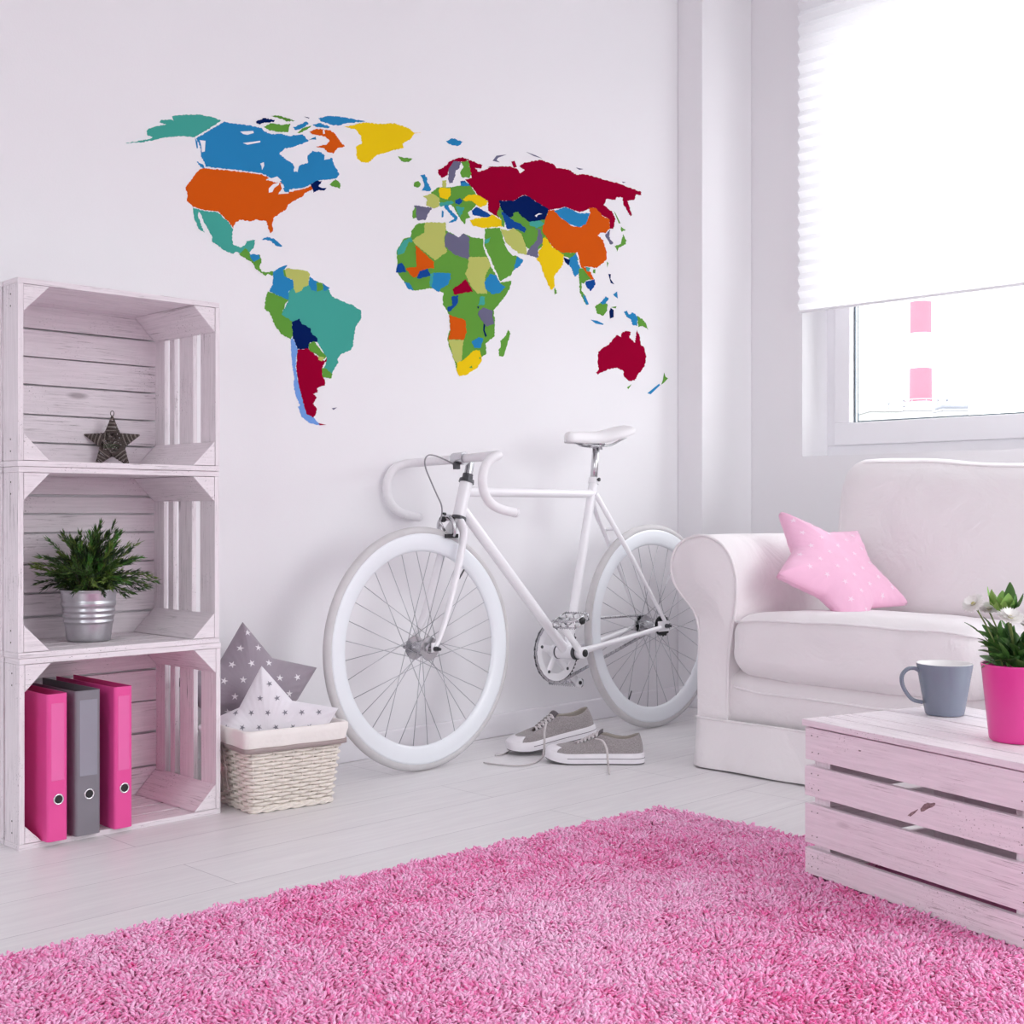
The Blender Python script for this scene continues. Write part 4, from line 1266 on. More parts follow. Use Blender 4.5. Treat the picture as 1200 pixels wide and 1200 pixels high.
# sprocket + chain
bm = BM(); ra = Lc(AR[0], yD, AR[1]); ringface(bm, ra, .0315, .016, -.002, .002, 64, teeth=1); cyl(bm, ra+Vector((0, -.012, 0)), ra+Vector((0, .004, 0)), .0225, seg=20)
ra2 = Lc(AR[0], -yD, AR[1]); ringface(bm, ra2, .0305, .016, -.002, .002, 60, teeth=1); cyl(bm, ra2+Vector((0, -.002, 0)), ra2+Vector((0, .010, 0)), .0225, seg=20)
pieces('sprocket', bm, M_BLACK, bk, sharp=40)
bm = BM(); R1, R2 = Ro, .0335
ang0 = math.atan2(ra.z-cr.z, ra.x-cr.x); dd = (ra-cr).length; al = math.acos((R1-R2)/dd)
loop = []
n1 = 46
for k in range(n1+1):
    a = ang0+al+(2*PI-2*al)*k/n1; loop.append(cr+Vector((math.cos(a), 0, math.sin(a)))*R1)
e0 = loop[-1]; s2 = ra+Vector((math.cos(ang0-al), 0, math.sin(ang0-al)))*R2
for k in range(1, 30): loop.append(e0.lerp(s2, k/30))
for k in range(11):
    a = ang0-al+2*al*k/10; loop.append(ra+Vector((math.cos(a), 0, math.sin(a)))*R2)
e1 = loop[-1]
for k in range(1, 30): loop.append(e1.lerp(loop[0], k/30))
tot = [0]
for a, b in zip(loop, loop[1:]+loop[:1]): tot.append(tot[-1]+(b-a).length)
def along(s):
    s %= tot[-1]; i = max(j for j in range(len(tot)) if tot[j] <= s); i = min(i, len(loop)-1)
    return loop[i].lerp(loop[(i+1) % len(loop)], (s-tot[i])/max(1e-9, tot[i+1]-tot[i]))
nl2 = int(tot[-1]/.0127)
for k in range(nl2):
    a, b = along(k*tot[-1]/nl2), along((k+1)*tot[-1]/nl2); oy = .0028 if k % 2 else .0042
    for sy in (-1, 1): tube(bm, [a+Vector((0, sy*oy, 0)), b+Vector((0, sy*oy, 0))], .0040, 6, flat=(1, .2))
    cyl(bm, a+Vector((0, -.0046, 0)), a+Vector((0, .0046, 0)), .0028, seg=6)
obj('chain', bm, M_STEEL, bk, smooth=False)
# ================================================================ sneakers
random.seed(81)
def canvas():
    m = mat('grey_canvas', (.42, .38, .385), .9, noise_amt=.35, noise_scale=420, bump=.35, bump_scale=500, sheen=.2)
    return m
M_CANV = canvas(); M_LIN = mat('beige_lining', (.50, .45, .41), .9, bump=.1, bump_scale=200)
M_RUB = mat('white_rubber', (.84, .81, .85), .5, noise_amt=.03, noise_scale=40); M_LACE = mat('pale_lace', (.66, .61, .62), .85, noise_amt=.1, noise_scale=200)
M_STRIPE = mat('dark_foxing_stripe', (.10, .08, .10), .6); M_OUT = mat('dark_outsole', (.07, .06, .07), .8)
SL = .272
def foot(N=72, off=0.0):
    ctrl = [(0.0, 0.0), (.004, .022), (.022, .038), (.060, .046), (.100, .044), (.150, .035), (.200, .034), (.245, .031), (.266, .018), (.272, 0), (.266, -.018), (.245, -.030), (.200, -.032), (.150, -.034), (.100, -.041), (.060, -.043), (.022, -.034), (.004, -.018)]
    P = crom([Vector((a, b, 0)) for a, b in ctrl], 4, closed=True)
    if off:
        out = []
        for i, p in enumerate(P):
            t_ = P[(i+1) % len(P)]-P[i-1]; nrm = Vector((-t_.y, t_.x, 0)).normalized(); out.append(p+nrm*off)
        P = out
    return P
def sneaker(label, toe, heel, pitch, roll, lift, lace_paths, seed):
    d = heel-toe
    t = thing('sneaker', label, 'shoe', (toe.x, toe.y, lift), group='pair of grey canvas sneakers')
    yaw = math.atan2(d.y, d.x)
    t.rotation_euler = (Matrix.Rotation(yaw, 3, 'Z') @ Matrix.Rotation(R(-pitch), 3, 'Y') @ Matrix.Rotation(R(roll), 3, 'X')).to_euler()
    B = foot(); n = len(B)
    def rocker(x): return .012*max(0, 1-x/.07)**2
    def ztop(x): return .029+rocker(x)*.9+.002*(x/SL)
    # sole wall + outsole
    Bo = foot(off=.0035)
    if (Bo[0]-Vector((.13, 0, 0))).length < (B[0]-Vector((.13, 0, 0))).length: Bo = foot(off=-.0035)
    bm = BM()
    lv = [(.0, .0035), (.0, .0045), (.5, .005), (.93, .004), (1.0, .0025), (1.0, -.004)]
    def sw(i, j):
        p = B[i]; q = Bo[i]; f, o = lv[j]
        v = (q-p).normalized()
        z = rocker(p.x)+.003+(ztop(p.x)-.003-rocker(p.x))*f
        return Vector((p.x, p.y, 0))+v*o+Vector((0, 0, z))
    V = grid(bm, n, len(lv), sw, closeu=True)
    bm.faces.new([V[i][0] for i in range(n)]); 
    sole = obj('sole', bm, M_RUB, t, sharp=60)
    bm = BM()
    V = grid(bm, n, 3, lambda i, j: Vector((B[i].x, B[i].y, 0))+(Bo[i]-B[i]).normalized()*[.001, .004, .0035][j]+Vector((0, 0, rocker(B[i].x)+[0, .0006, .0038][j])), closeu=True)
    bm.faces.new([V[i][0] for i in range(n)]); bm.faces.new([V[i][2] for i in range(n)])
    obj('outsole', bm, M_OUT, sole, sharp=50)
    bm = BM()
    sp = [Vector((B[i].x, B[i].y, 0))+(Bo[i]-B[i]).normalized()*.0047+Vector((0, 0, rocker(B[i].x)+.0175)) for i in range(n) if B[i].x > .055]
    # two runs, one on each flank, joined round the heel
    idx = [i for i in range(n) if B[i].x > .055]
    tube(bm, [Vector((B[i].x, B[i].y, 0))+(Bo[i]-B[i]).normalized()*.0045+Vector((0, 0, rocker(B[i].x)+.0165)) for i in idx], .0011, 5)
    obj('sole_stripe', bm, M_STRIPE, sole)
    # upper
    def throat(u):      # u in 0..1 around footprint; x of base
        pass
    Tc = [(.080, 0, .050), (.084, .010, .052), (.110, .016, .063), (.140, .020, .080), (.165, .028, .081), (.195, .031, .073), (.225, .028, .072), (.252, .019, .080), (.262, 0, .084), (.252, -.019, .080), (.225, -.028, .072), (.195, -.031, .073), (.165, -.028, .081), (.140, -.020, .080), (.110, -.016, .063), (.084, -.010, .052)]
    # parameter by angle about a centre line
    def ang_of(x, y, c=.15): return math.atan2(y, -(x-c))
    TT = crom([Vector(a) for a in Tc], 8, closed=True)
    ta = [(ang_of(p.x, p.y*1.9), p) for p in TT]; ta.sort(key=lambda q: q[0])
    def T_at(a):
        m = len(ta)
        for k in range(m):
            a0, p0 = ta[k]; a1, p1 = ta[(k+1) % m]
            if k == m-1: a1 += 2*PI
            aa = a if a >= a0 or k < m-1 else a+2*PI
            if a0 <= aa <= a1: return p0.lerp(p1, (aa-a0)/max(1e-9, a1-a0))
        return ta[0][1]
    NJ = 14
    def up(i, j, off=0):
        b = B[i]; a = ang_of(b.x, b.y); tp = T_at(a); f = j/NJ
        toeness = max(0, min(1, (.125-b.x)/.07))
        fh = (1-math.cos(f*PI/2))*toeness+(f**1.15)*(1-toeness)
        fv = math.sin(f*PI/2)**(1-.15*toeness)*toeness+f*(1-toeness)
        b0 = Vector((b.x, b.y, ztop(b.x)-.004)); inn = (B[i]-Bo[i]).normalized()
        p = Vector((b0.x+(tp.x-b0.x)*fh, b0.y+(tp.y-b0.y)*fh, b0.z+(tp.z-b0.z)*fv))
        bulge = math.sin(f*PI)*.003*(1-toeness)
        p -= inn*bulge
        w_ = noise.noise(Vector((p.x*40, p.y*40, p.z*40+seed)))*.0012
        return p+Vector((0, 0, w_))-inn*off
    bm = BM(); grid(bm, n, NJ+1, up, closeu=True)
    upper = obj('upper', bm, [M_CANV, M_LIN], t, recalc=True)
    s_ = upper.modifiers.new('s', 'SOLIDIFY'); s_.thickness = .0022; s_.offset = -1; s_.material_offset = 1; s_.material_offset_rim = 0
    # toe cap
    bm = BM(); ids = [i for i in range(n) if B[i].x < .036]
    ids = sorted(ids, key=lambda i: ang_of(B[i].x, B[i].y))
    grid(bm, len(ids), 10, lambda i, j: up(ids[i], min(NJ, j*.86*(1-.25*(B[ids[i]].x/.036)**2)), .0018)+Vector((0, 0, .0008)))
    tcp = obj('toe_cap', bm, M_RUB, t); s_ = tcp.modifiers.new('s', 'SOLIDIFY'); s_.thickness = .002; s_.offset = 0
    # insole, tongue
    bm = BM(); prism(bm, [Vector((.13+(p.x-.13)*.93, p.y*.9, .030)) for p in B if True], (0, 0, .003)); obj('insole', bm, M_LIN, t, smooth=False)
    bm = BM(); grid(bm, 12, 7, lambda i, j: Vector((.076+.082*i/11, (.013+.013*i/11)*(j-3)/3, .044+.048*(i/11)-.0045*((j-3)/3)**2-.001+(.004 if i > 9 else 0))))
    tg = obj('tongue', bm, mat('dark_tongue_canvas', (.16, .14, .15), .9, noise_amt=.3, noise_scale=300), t); s_ = tg.modifiers.new('s', 'SOLIDIFY'); s_.thickness = .003
    # laces
    bm = BM()
    for k in range(6):
        x = .088+.0105*k; z = .0545+.0255*k/5+.003; w = .013+.006*k/5
        tube(bm, crom([(x, -w-.006, z-.004), (x+.002, -w*.5, z+.002), (x+.005, w*.5, z+.002), (x+.006, w+.006, z-.004)], 4), .0032, 6, flat=(.5, 1.3))
        if k < 5: tube(bm, crom([(x, w+.005, z-.002), (x+.006, 0, z+.004), (x+.0105, -w-.006, z+.002)], 4), .0030, 6, flat=(.5, 1.3))
    Mi = t.matrix_basis.inverted()
    for lp in lace_paths: tube(bm, crom([Mi @ p for p in lp], 6), .0030, 6, flat=(.6, 1.3))
    lc = obj('lace', bm, M_LACE, t)
    bm = BM()
    for k in range(6):
        x = .088+.0105*k; z = .0545+.0255*k/5; w = .013+.006*k/5
        for sy in (-1, 1):
            c = Vector((x, sy*(w+.0065), z-.002)); lathe(bm, [(.0012, 0), (.0026, 0), (.0026, .001), (.0012, .001)], Matrix.Translation(c) @ Matrix.Rotation(-sy*R(55), 4, 'X'), 10, closed=True)
    pieces('eyelet', bm, M_STEEL, t)
    return t
def G(px, py, z=0.003):
    d = F*(CAMH-z)/(py-600); return W(px, py, d)
toeF = W(641, 600, 3.69); toeF.z = 0; heelF = W(748, 600, 3.67); heelF.z = 0
sneaker('grey canvas sneaker lying flat in front, lace hanging over its side', toeF, heelF, 0, 0, .0006,
        [[W(698, 866, 3.60), W(706, 868, 3.585), W(711, 878, 3.565), W(712, 888, 3.565), G(713, 899, .004), G(714, 907, .003)]], 1.0)
toeB = W(598, 600, 3.80); toeB.z = 0; heelB = W(704, 600, 3.90); heelB.z = 0
sneaker('grey canvas sneaker behind the other one, heel raised and laces trailing on the floor', toeB, heelB, 9.5, 0, .0012,
        [[W(640, 846, 3.76), W(638, 858, 3.745), W(638, 872, 3.735), G(636, 886, .004), G(628, 893, .003), G(612, 897, .003), G(590, 896.5, .003), G(567, 893.5, .003)],
         [W(622, 862, 3.84), W(606, 872, 3.82), G(597, 880, .004), G(588, 884, .003), G(580, 885, .003)]], 5.0)

# ================================================================ mug
M_MUG = mat('blue_grey_glaze', srgb(122, 130, 146), .25, noise_amt=.02, coat=.3)
M_MUGI = mat('white_glaze', (.82, .80, .80), .25, noise_amt=.01)
ztab = zr+HT+.0004
mc = W(1107, 600, 2.535); 
t = thing('mug', 'blue-grey mug with a white inside on the crate table', 'mug', (mc.x, mc.y, ztab))
bm = BM(); lathe(bm, [(0, .003), (.032, .003), (.033, 0), (.0355, .0005), (.037, .003), (.0385, .010), (.0535, .0985), (.0533, .1)], seg=56); body = obj('mug_body', bm, M_MUG, t)
bm = BM(); lathe(bm, [(.0533, .1), (.0524, .1006), (.0512, .0995), (.0365, .012), (.030, .0065), (0, .0055)], seg=56); obj('mug_inside', bm, M_MUGI, t)
bm = BM(); hd = -RIGHT
pp = [(.0505, .086), (.060, .0905), (.073, .0885), (.083, .077), (.083, .060), (.075, .043), (.062, .029), (.0435, .024)]
tube(bm, crom([hd*a+Vector((0, 0, b)) for a, b in pp], 6), .0052, 12, flat=(.75, 1.15)); obj('handle', bm, M_MUG, t)
bm = BM(); lathe(bm, [(0, .036), (.0425, .036), (.0415, .0345), (0, .034)], seg=40); obj('coffee', bm, mat('coffee', (.05, .02, .01), .1), t)

# ================================================================ potted daisies
random.seed(91)
M_POT = mat('magenta_glaze', srgb(226, 62, 152), .35, noise_amt=.02, coat=.25)
M_L1 = mat('daisy_leaf', (.09, .22, .045), .5, noise_amt=.25, noise_scale=40, bump=.1); M_L2 = mat('daisy_leaf_light', (.26, .48, .10), .5, noise_amt=.2, noise_scale=40); M_L3 = mat('daisy_leaf_dark', (.045, .13, .03), .5, noise_amt=.2, noise_scale=40)
M_PETAL = mat('white_petal', (.86, .84, .82), .7, noise_amt=.02); M_CEN = mat('daisy_centre', (.60, .55, .25), .8, bump=.4, bump_scale=400)
pcx = W(1193, 600, 2.245)
t = thing('potted_daisy', 'white daisies in a magenta pot on the crate table', 'plant', (pcx.x, pcx.y, ztab))
PO = Vector((pcx.x, pcx.y, ztab))
bm = BM(); lathe(bm, [(0, 0), (.044, 0), (.0465, .002), (.048, .006), (.0605, .128), (.0618, .131), (.0612, .1335), (.0585, .132), (.057, .12), (.0575, .115), (0, .115)], seg=56); obj('flower_pot', bm, M_POT, t)
bm = BM(); lathe(bm, [(0, .122), (.035, .121), (.0572, .118), (0, .112)], seg=24); obj('soil', bm, M_SOIL, t)
def leaf(bm, p, d, up, L, w, mi, curl=.35):
    d = d.normalized(); s = d.cross(up).normalized(); u = s.cross(d)
    rows_ = []
    for k in range(12):
        f = k/11; ww = w*math.sin(PI*(f**.8)*.98+.03)**.7*(.35+.65*f if f < .5 else 1)
        c = p+d*L*f+u*(L*curl*(-f*f*.8+f*.5))
        rows_.append([bm.verts.new(c-s*ww+u*ww*.25), bm.verts.new(c-u*.0005), bm.verts.new(c+s*ww+u*ww*.25)])
    for a, b in zip(rows_[:-1], rows_[1:]):
        for k in range(2):
            f = bm.faces.new((a[k], a[k+1], b[k+1], b[k])); f.material_index = mi
bm = BM(); sb = BM()
for k in range(110):
    a = random.uniform(0, 2*PI); el = random.uniform(.32, 1.4); r0_ = random.uniform(.005, .036)
    p = Vector((math.cos(a)*r0_, math.sin(a)*r0_, .120+random.uniform(0, .035)))
    d = Vector((math.cos(a)*math.cos(el), math.sin(a)*math.cos(el), math.sin(el)))
    L = random.uniform(.045, .068)*(1 if el > .5 else .8)
    leaf(bm, p, d, Vector((random.uniform(-.9, .9), random.uniform(-.9, .9), 1)) if el < 1.1 else Vector((random.uniform(-1, 1), random.uniform(-1, 1), .3)), L, random.uniform(.0085, .0135), random.choice((0, 0, 2, 2, 0)), random.uniform(.2, .5))
def LW(px, py, d): return W(px, py, d)-PO
top = LW(1176, 713, 2.25)
for k in range(9):      # pale rosette above the flowers
    a = 2*PI*k/9+.5; L = random.uniform(.034, .056); sp3 = random.uniform(.35, 1.1)
    leaf(bm, top+Vector((0, 0, -.010+random.uniform(-.006, .006))), Vector((math.cos(a)*sp3, math.sin(a)*sp3, .9)), Vector((math.cos(a), math.sin(a), .2)), L, .0135, 1 if k < 6 else 0, .4)
for (qx, qy) in ((1131, 728), (1146, 747), (1150, 782), (1153, 722)):
    e_ = LW(qx, qy, 2.235); b_ = Vector((e_.x*.25, e_.y*.25, .142)); m2 = (b_+e_)/2+Vector((0, 0, .004))
    leaf(bm, m2, e_-m2, Vector((0, 0, 1)), (e_-m2).length, .0055, 0, .15); tube(sb, [b_, m2], .0009, 5)
obj('foliage', bm, [M_L1, M_L2, M_L3], t)
tube(sb, crom([Vector((0, 0, .12)), top*.5+Vector((0, 0, .07)), top], 6), .0018, 6)
fl = [((1141, 708), 2.235, (-.6, -.45, .7), .0195), ((1184, 724), 2.205, (.05, -.55, 1), .0225), ((1159, 714), 2.28, (-.2, -.4, 1), .018), ((1208, 738), 2.23, (.5, 0, .9), .021)]
M_STG = mat('daisy_stem', (.16, .22, .06), .6)
for (px, py), d, nrm, rr in fl:
    c = LW(px, py, d); 
    N_ = (RIGHT*nrm[0]+(-VIEW)*(-nrm[1])+UP*nrm[2]).normalized()
    tube(sb, crom([Vector((c.x*.3, c.y*.3, .12)), (c+Vector((c.x*.2, c.y*.2, .12)))*.5+Vector((0, 0, .004)), c-N_*.004], 6), .0014, 6)
    fm = BM(); X_ = N_.orthogonal().normalized(); Y_ = N_.cross(X_)
    for ring_, (cnt, L, ti) in enumerate(((28, 1.0, .12), (26, .88, .42), (22, .68, .8))):
        for k in range(cnt):
            a = 2*PI*(k+random.random()*.5)/cnt; o = X_*math.cos(a)+Y_*math.sin(a)
            dd = (o*math.cos(ti)+N_*math.sin(ti)).normalized(); s = N_.cross(o)
            l_ = rr*L*random.uniform(.9, 1.05); w_ = .0021
            b0 = c+o*.003+N_*.001*ring_
            v = [fm.verts.new(b0-s*w_*.5), fm.verts.new(b0+s*w_*.5), fm.verts.new(b0+dd*l_*.7+s*w_+N_*.0005), fm.verts.new(b0+dd*l_), fm.verts.new(b0+dd*l_*.7-s*w_+N_*.0005)]
            fm.faces.new(v)
    f_ = obj('flower', fm, M_PETAL, t, smooth=False, recalc=False)
    cb_ = BM(); lathe(cb_, [(0, .0045), (.0025, .004), (.0042, .002), (.0045, 0), (0, -.001)], Matrix.Translation(c) @ N_.to_track_quat('Z', 'Y').to_matrix().to_4x4(), 14); obj('flower_centre', cb_, M_CEN, f_)
obj('stems', sb, M_STG, t)
# ================================================================ world map wall sticker
TILE = {'A': (140, 120, 6), 'B': (300, 120, 6), 'C': (280, 300, 6), 'D': (450, 180, 1200/190), 'E': (450, 270, 1200/190), 'F': (560, 160, 1200/220), 'G': (640, 280, 6), 'I': (0, 0, 1)}
HUE = {'teal': (70, 164, 150), 'blue': (44, 132, 186), 'orange': (210, 88, 20), 'green': (98, 156, 62), 'navy': (6, 30, 88), 'yellow': (236, 200, 24), 'khaki': (186, 192, 104), 'crimson': (150, 0, 46), 'grey': (108, 106, 132), 'sky': (116, 160, 226), 'royal': (24, 74, 150)}
MS = {}
for k, c in HUE.items(): MS[k] = mat('vinyl_'+k, srgb(*c), .9, noise_amt=.01, noise_scale=4, spec=.03)
MS['lake'] = M_WALL
def parse(s):
    out = []; cur = None
    for tok in s.split():
        if tok in TILE: cur = TILE[tok]; continue
        a, b = tok.split(','); out.append((cur[0]+float(a)/cur[2], cur[1]+float(b)/cur[2]))
    return out
mapc = onY(460, 320, WY)
WM = thing('world_map_sticker', 'colourful world map sticker on the white wall above the bicycle', 'wall sticker', (mapc.x, WY, mapc.z))
def rough(P):
    out = []
    for i in range(len(P)):
        a, b = P[i], P[(i+1) % len(P)]
        out.append(a); L = math.hypot(b[0]-a[0], b[1]-a[1])
        if L > 2.2:
            n = int(L/1.25)
            key = (round(a[0]+b[0], 1), round(a[1]+b[1], 1))
            rr = random.Random(hash(key)); nx_, ny_ = -(b[1]-a[1])/L, (b[0]-a[0])/L
            if a > b: nx_, ny_ = -nx_, -ny_
            offs = [rr.uniform(-.62, .62) for _ in range(n-1)] if n > 1 else []
            if a > b: offs = offs[::-1]
            for k in range(1, n):
                f = k/n; out.append((a[0]+(b[0]-a[0])*f+nx_*offs[k-1], a[1]+(b[1]-a[1])*f+ny_*offs[k-1]))
    return out
def landmass(name, items):
    bm = BM(); mats = []; slots = {}
    for li, it in enumerate(items):
        hue, lay, s = it[0], it[1], it[2]
        if hue not in slots: slots[hue] = len(mats); mats.append(MS[hue])
        P = parse(s)
        if len(P) < 3: continue
        if len(it) < 4: P = rough(P)
        y = WY-.0006-.00025*lay-.00003*li
        pts = [onY(px, py, y) for px, py in P]
        pts = [Vector((p.x-mapc.x, -.0006-.00025*lay-.00003*li, p.z-mapc.z)) for p in pts]
        vs = [bm.verts.new(p) for p in pts]
        try: f = bm.faces.new(vs)
        except ValueError: continue
        f.material_index = slots[hue]
        f.normal_update()
        if f.normal.y > 0: f.normal_flip()
        wb = [bm.verts.new((p.x, -.00005, p.z)) for p in pts]
        n = len(vs)
        for k in range(n):
            q = bm.faces.new((vs[k], wb[k], wb[(k+1) % n], vs[(k+1) % n])); q.material_index = slots[hue]
    bmesh.ops.triangulate(bm, faces=[f for f in bm.faces if len(f.verts) > 4])
    if 'island' in name: return pieces(name, bm, mats, WM, smooth=False, recalc=False)
    return obj(name, bm, mats, WM, smooth=False, recalc=False)
landmass('north_america', [
 ('teal', 0, 'A 45,285 130,272 215,258 240,240 200,235 190,205 205,185 270,165 330,155 280,140 290,125 350,120 385,130 370,98 420,88 560,85 640,100 720,128 530,245 450,235 350,243 300,250 250,262 160,280 50,288'),
 ('blue', 0, 'A 540,252 560,285 575,330 572,380 600,420 604,452 800,472 1004,498 1060,530 1120,545 1150,575 1165,610 1175,625 B 235,612 340,598 385,576 440,548 500,545 560,535 585,510 570,470 550,440 535,390 480,405 485,375 455,350 400,340 365,370 365,425 305,445 295,490 265,485 270,455 260,430 210,400 165,360 200,325 250,315 290,300 330,290 370,270 350,250 330,225 270,230 240,238 A 1130,220 1070,225 1020,205 1000,180 900,160 800,150 738,134'),
 ('blue', 0, 'A 545,415 590,440 602,462 570,455'),
 ('blue', 0, 'A 532,250 548,275 552,320 545,325 538,290', 1),
 ('orange', 0, 'A 606,464 800,482 1004,507 1050,528 1030,545 1090,560 1140,565 1150,590 1120,640 1160,640 1200,628 B 250,628 340,607 388,585 400,610 340,640 330,660 270,690 225,720 215,750 125,810 115,850 120,900 105,920 85,880 75,835 A 960,822 930,835 850,825 815,845 800,885 770,840 690,765 600,758 520,735 475,695 480,650 465,600 510,540 545,490 570,468'),
 ('lake', 1, 'A 1050,635 1050,605 1080,575 1125,562 1120,580 1090,600 1075,630', 1), ('lake', 1, 'A 1035,545 1110,520 1140,550 1120,558 1080,545', 1), ('lake', 1, 'A 1130,565 1165,600 1150,640 1190,630 1190,640 1115,645 1145,615', 1),
 ('blue', 2, 'A 1165,590 1200,600 1190,632 1160,625 1150,605'), ('lake', 1, 'A 850,205 940,200 945,215 900,228 870,222', 1), ('lake', 1, 'A 870,285 990,270 990,280 900,298', 1), ('lake', 1, 'A 990,430 1015,420 1018,445 1003,475 1000,450', 1),
 ('lake', 1, 'A 565,265 605,270 600,345 580,350 575,300', 1),
 ('teal', 0, 'A 520,740 600,765 690,772 770,845 800,892 790,940 800,1000 850,1020 885,1000 895,975 955,965 945,1020 920,1050 900,1060 860,1060 820,1050 800,1065 740,1040 650,975 655,945 600,850 570,780 555,765 552,800 570,850 597,915 560,890 525,810'),
 ('green', 1, 'A 860,1050 885,1025 912,1050 918,1075 990,1072 998,1120 985,1160 1000,1190 C 190,115 240,108 238,138 205,122 190,140 120,90 100,50 60,25 0,-15'),
 ('blue', 2, 'A 918,1068 985,1070 985,1100 950,1120 925,1100'), ('blue', 0, 'A 1000,965 1040,945 1090,960 1145,1012 1110,1012 1060,972'),
 ('orange', 0, 'B 375,205 430,185 520,195 560,225 590,270 625,310 575,320 545,360 500,345 475,320 425,310 500,295 520,270 490,240 440,230 400,225'),
 ('lake', 1, 'B 470,195 480,190 485,220 472,222', 1),
 ('navy', 0, 'B 385,575 430,550 465,555 440,590 460,600 495,600 480,620 440,615 405,635 395,600'), ('green', 0, 'B 515,580 560,540 595,570 592,605 545,590'),
 ('blue', 0, 'B 365,265 420,240 425,260')])
landmass('arctic_island', [
 ('navy', 0, 'B 0,135 55,110 130,122 125,138 60,140 30,155 5,148'), ('green', 0, 'B 55,172 100,145 190,160 242,150 225,210 150,205 90,195'), ('green', 0, 'B 105,95 160,92 215,110 275,130 215,135 180,115'),
 ('blue', 0, 'B 260,175 310,155 355,135 370,150 330,180 280,195'), ('green', 0, 'B 290,212 340,175 390,165 350,195 310,215'), ('blue', 0, 'B 440,110 520,95 620,105 775,135 640,145 590,160 540,160 460,135'),
 ('blue', 0, 'B 400,155 450,145 520,170 510,182 420,172'), ('grey', 0, 'B 342,98 378,108 370,114'), ('blue', 0, 'I 523,165 530,162 543,166 537,171 527,169')])
landmass('greenland', [('yellow', 0, 'B 620,172 700,155 760,140 850,150 980,148 1070,180 1110,212 1160,212 1112,220 1085,260 1030,290 1040,320 950,340 850,370 790,425 740,420 710,390 705,310 745,290 735,230 700,190'), ('green', 0, 'B 1000,378 1050,390 1100,395 1070,420 1020,412')])
landmass('south_america', [
 ('teal', 0, 'C 350,310 330,300 380,180 400,240 450,200 490,205 510,160 590,200 630,230 655,285 730,320 800,345 860,385 862,435 820,500 810,560 800,640 780,665 720,690 695,720 700,750 660,810 645,860 610,850 600,790 620,720 550,600 450,560 375,460 300,410'),
 ('blue', 1, 'C 240,115 290,80 340,65 315,95 330,145 380,170 385,220 350,250 350,310 310,300 270,275 215,245 240,200'),
 ('khaki', 1, 'C 320,95 350,85 440,100 480,105 500,130 490,180 490,205 450,220 440,245 400,260 385,230 385,170 330,145'), ('green', 1, 'C 310,98 322,95 335,150 318,140', 1),
 ('blue', 1, 'C 500,145 550,185 545,250 510,240 490,200'), ('green', 1, 'C 545,190 590,190 590,240 550,250'), ('blue', 1, 'C 590,192 640,225 600,245'),
 ('green', 1, 'C 205,250 270,275 350,310 330,330 300,410 375,460 380,560 365,585 300,550 250,480 220,400 180,370 190,290'),
 ('navy', 1, 'C 372,465 425,440 440,475 500,505 515,550 550,575 550,605 500,605 490,650 415,655 380,570'),
 ('sky', 0, 'C 365,585 380,575 415,655 405,700 400,790 420,900 440,980 460,1060 480,1110 530,1140 575,1190 500,1175 440,1130 415,1060 430,1050 400,980 385,900 390,850 375,760 370,680'),
 ('crimson', 1, 'C 415,660 490,650 530,690 570,720 600,740 620,715 618,735 590,770 585,830 605,880 605,910 550,930 555,960 520,970 548,990 520,1040 548,1070 545,1100 525,1135 480,1115 460,1060 440,980 420,900 405,790 410,700'),
 ('crimson', 1, 'C 560,1175 615,1187 570,1190', 1), ('green', 2, 'C 490,620 530,600 570,650 615,710 580,735 560,700 500,665'), ('khaki', 3, 'C 560,705 600,712 585,740 560,730', 1),
 ('green', 2, 'C 585,790 610,790 660,830 650,860 590,850'), ('grey', 0, 'C 655,1070 690,1065 665,1082', 1)])
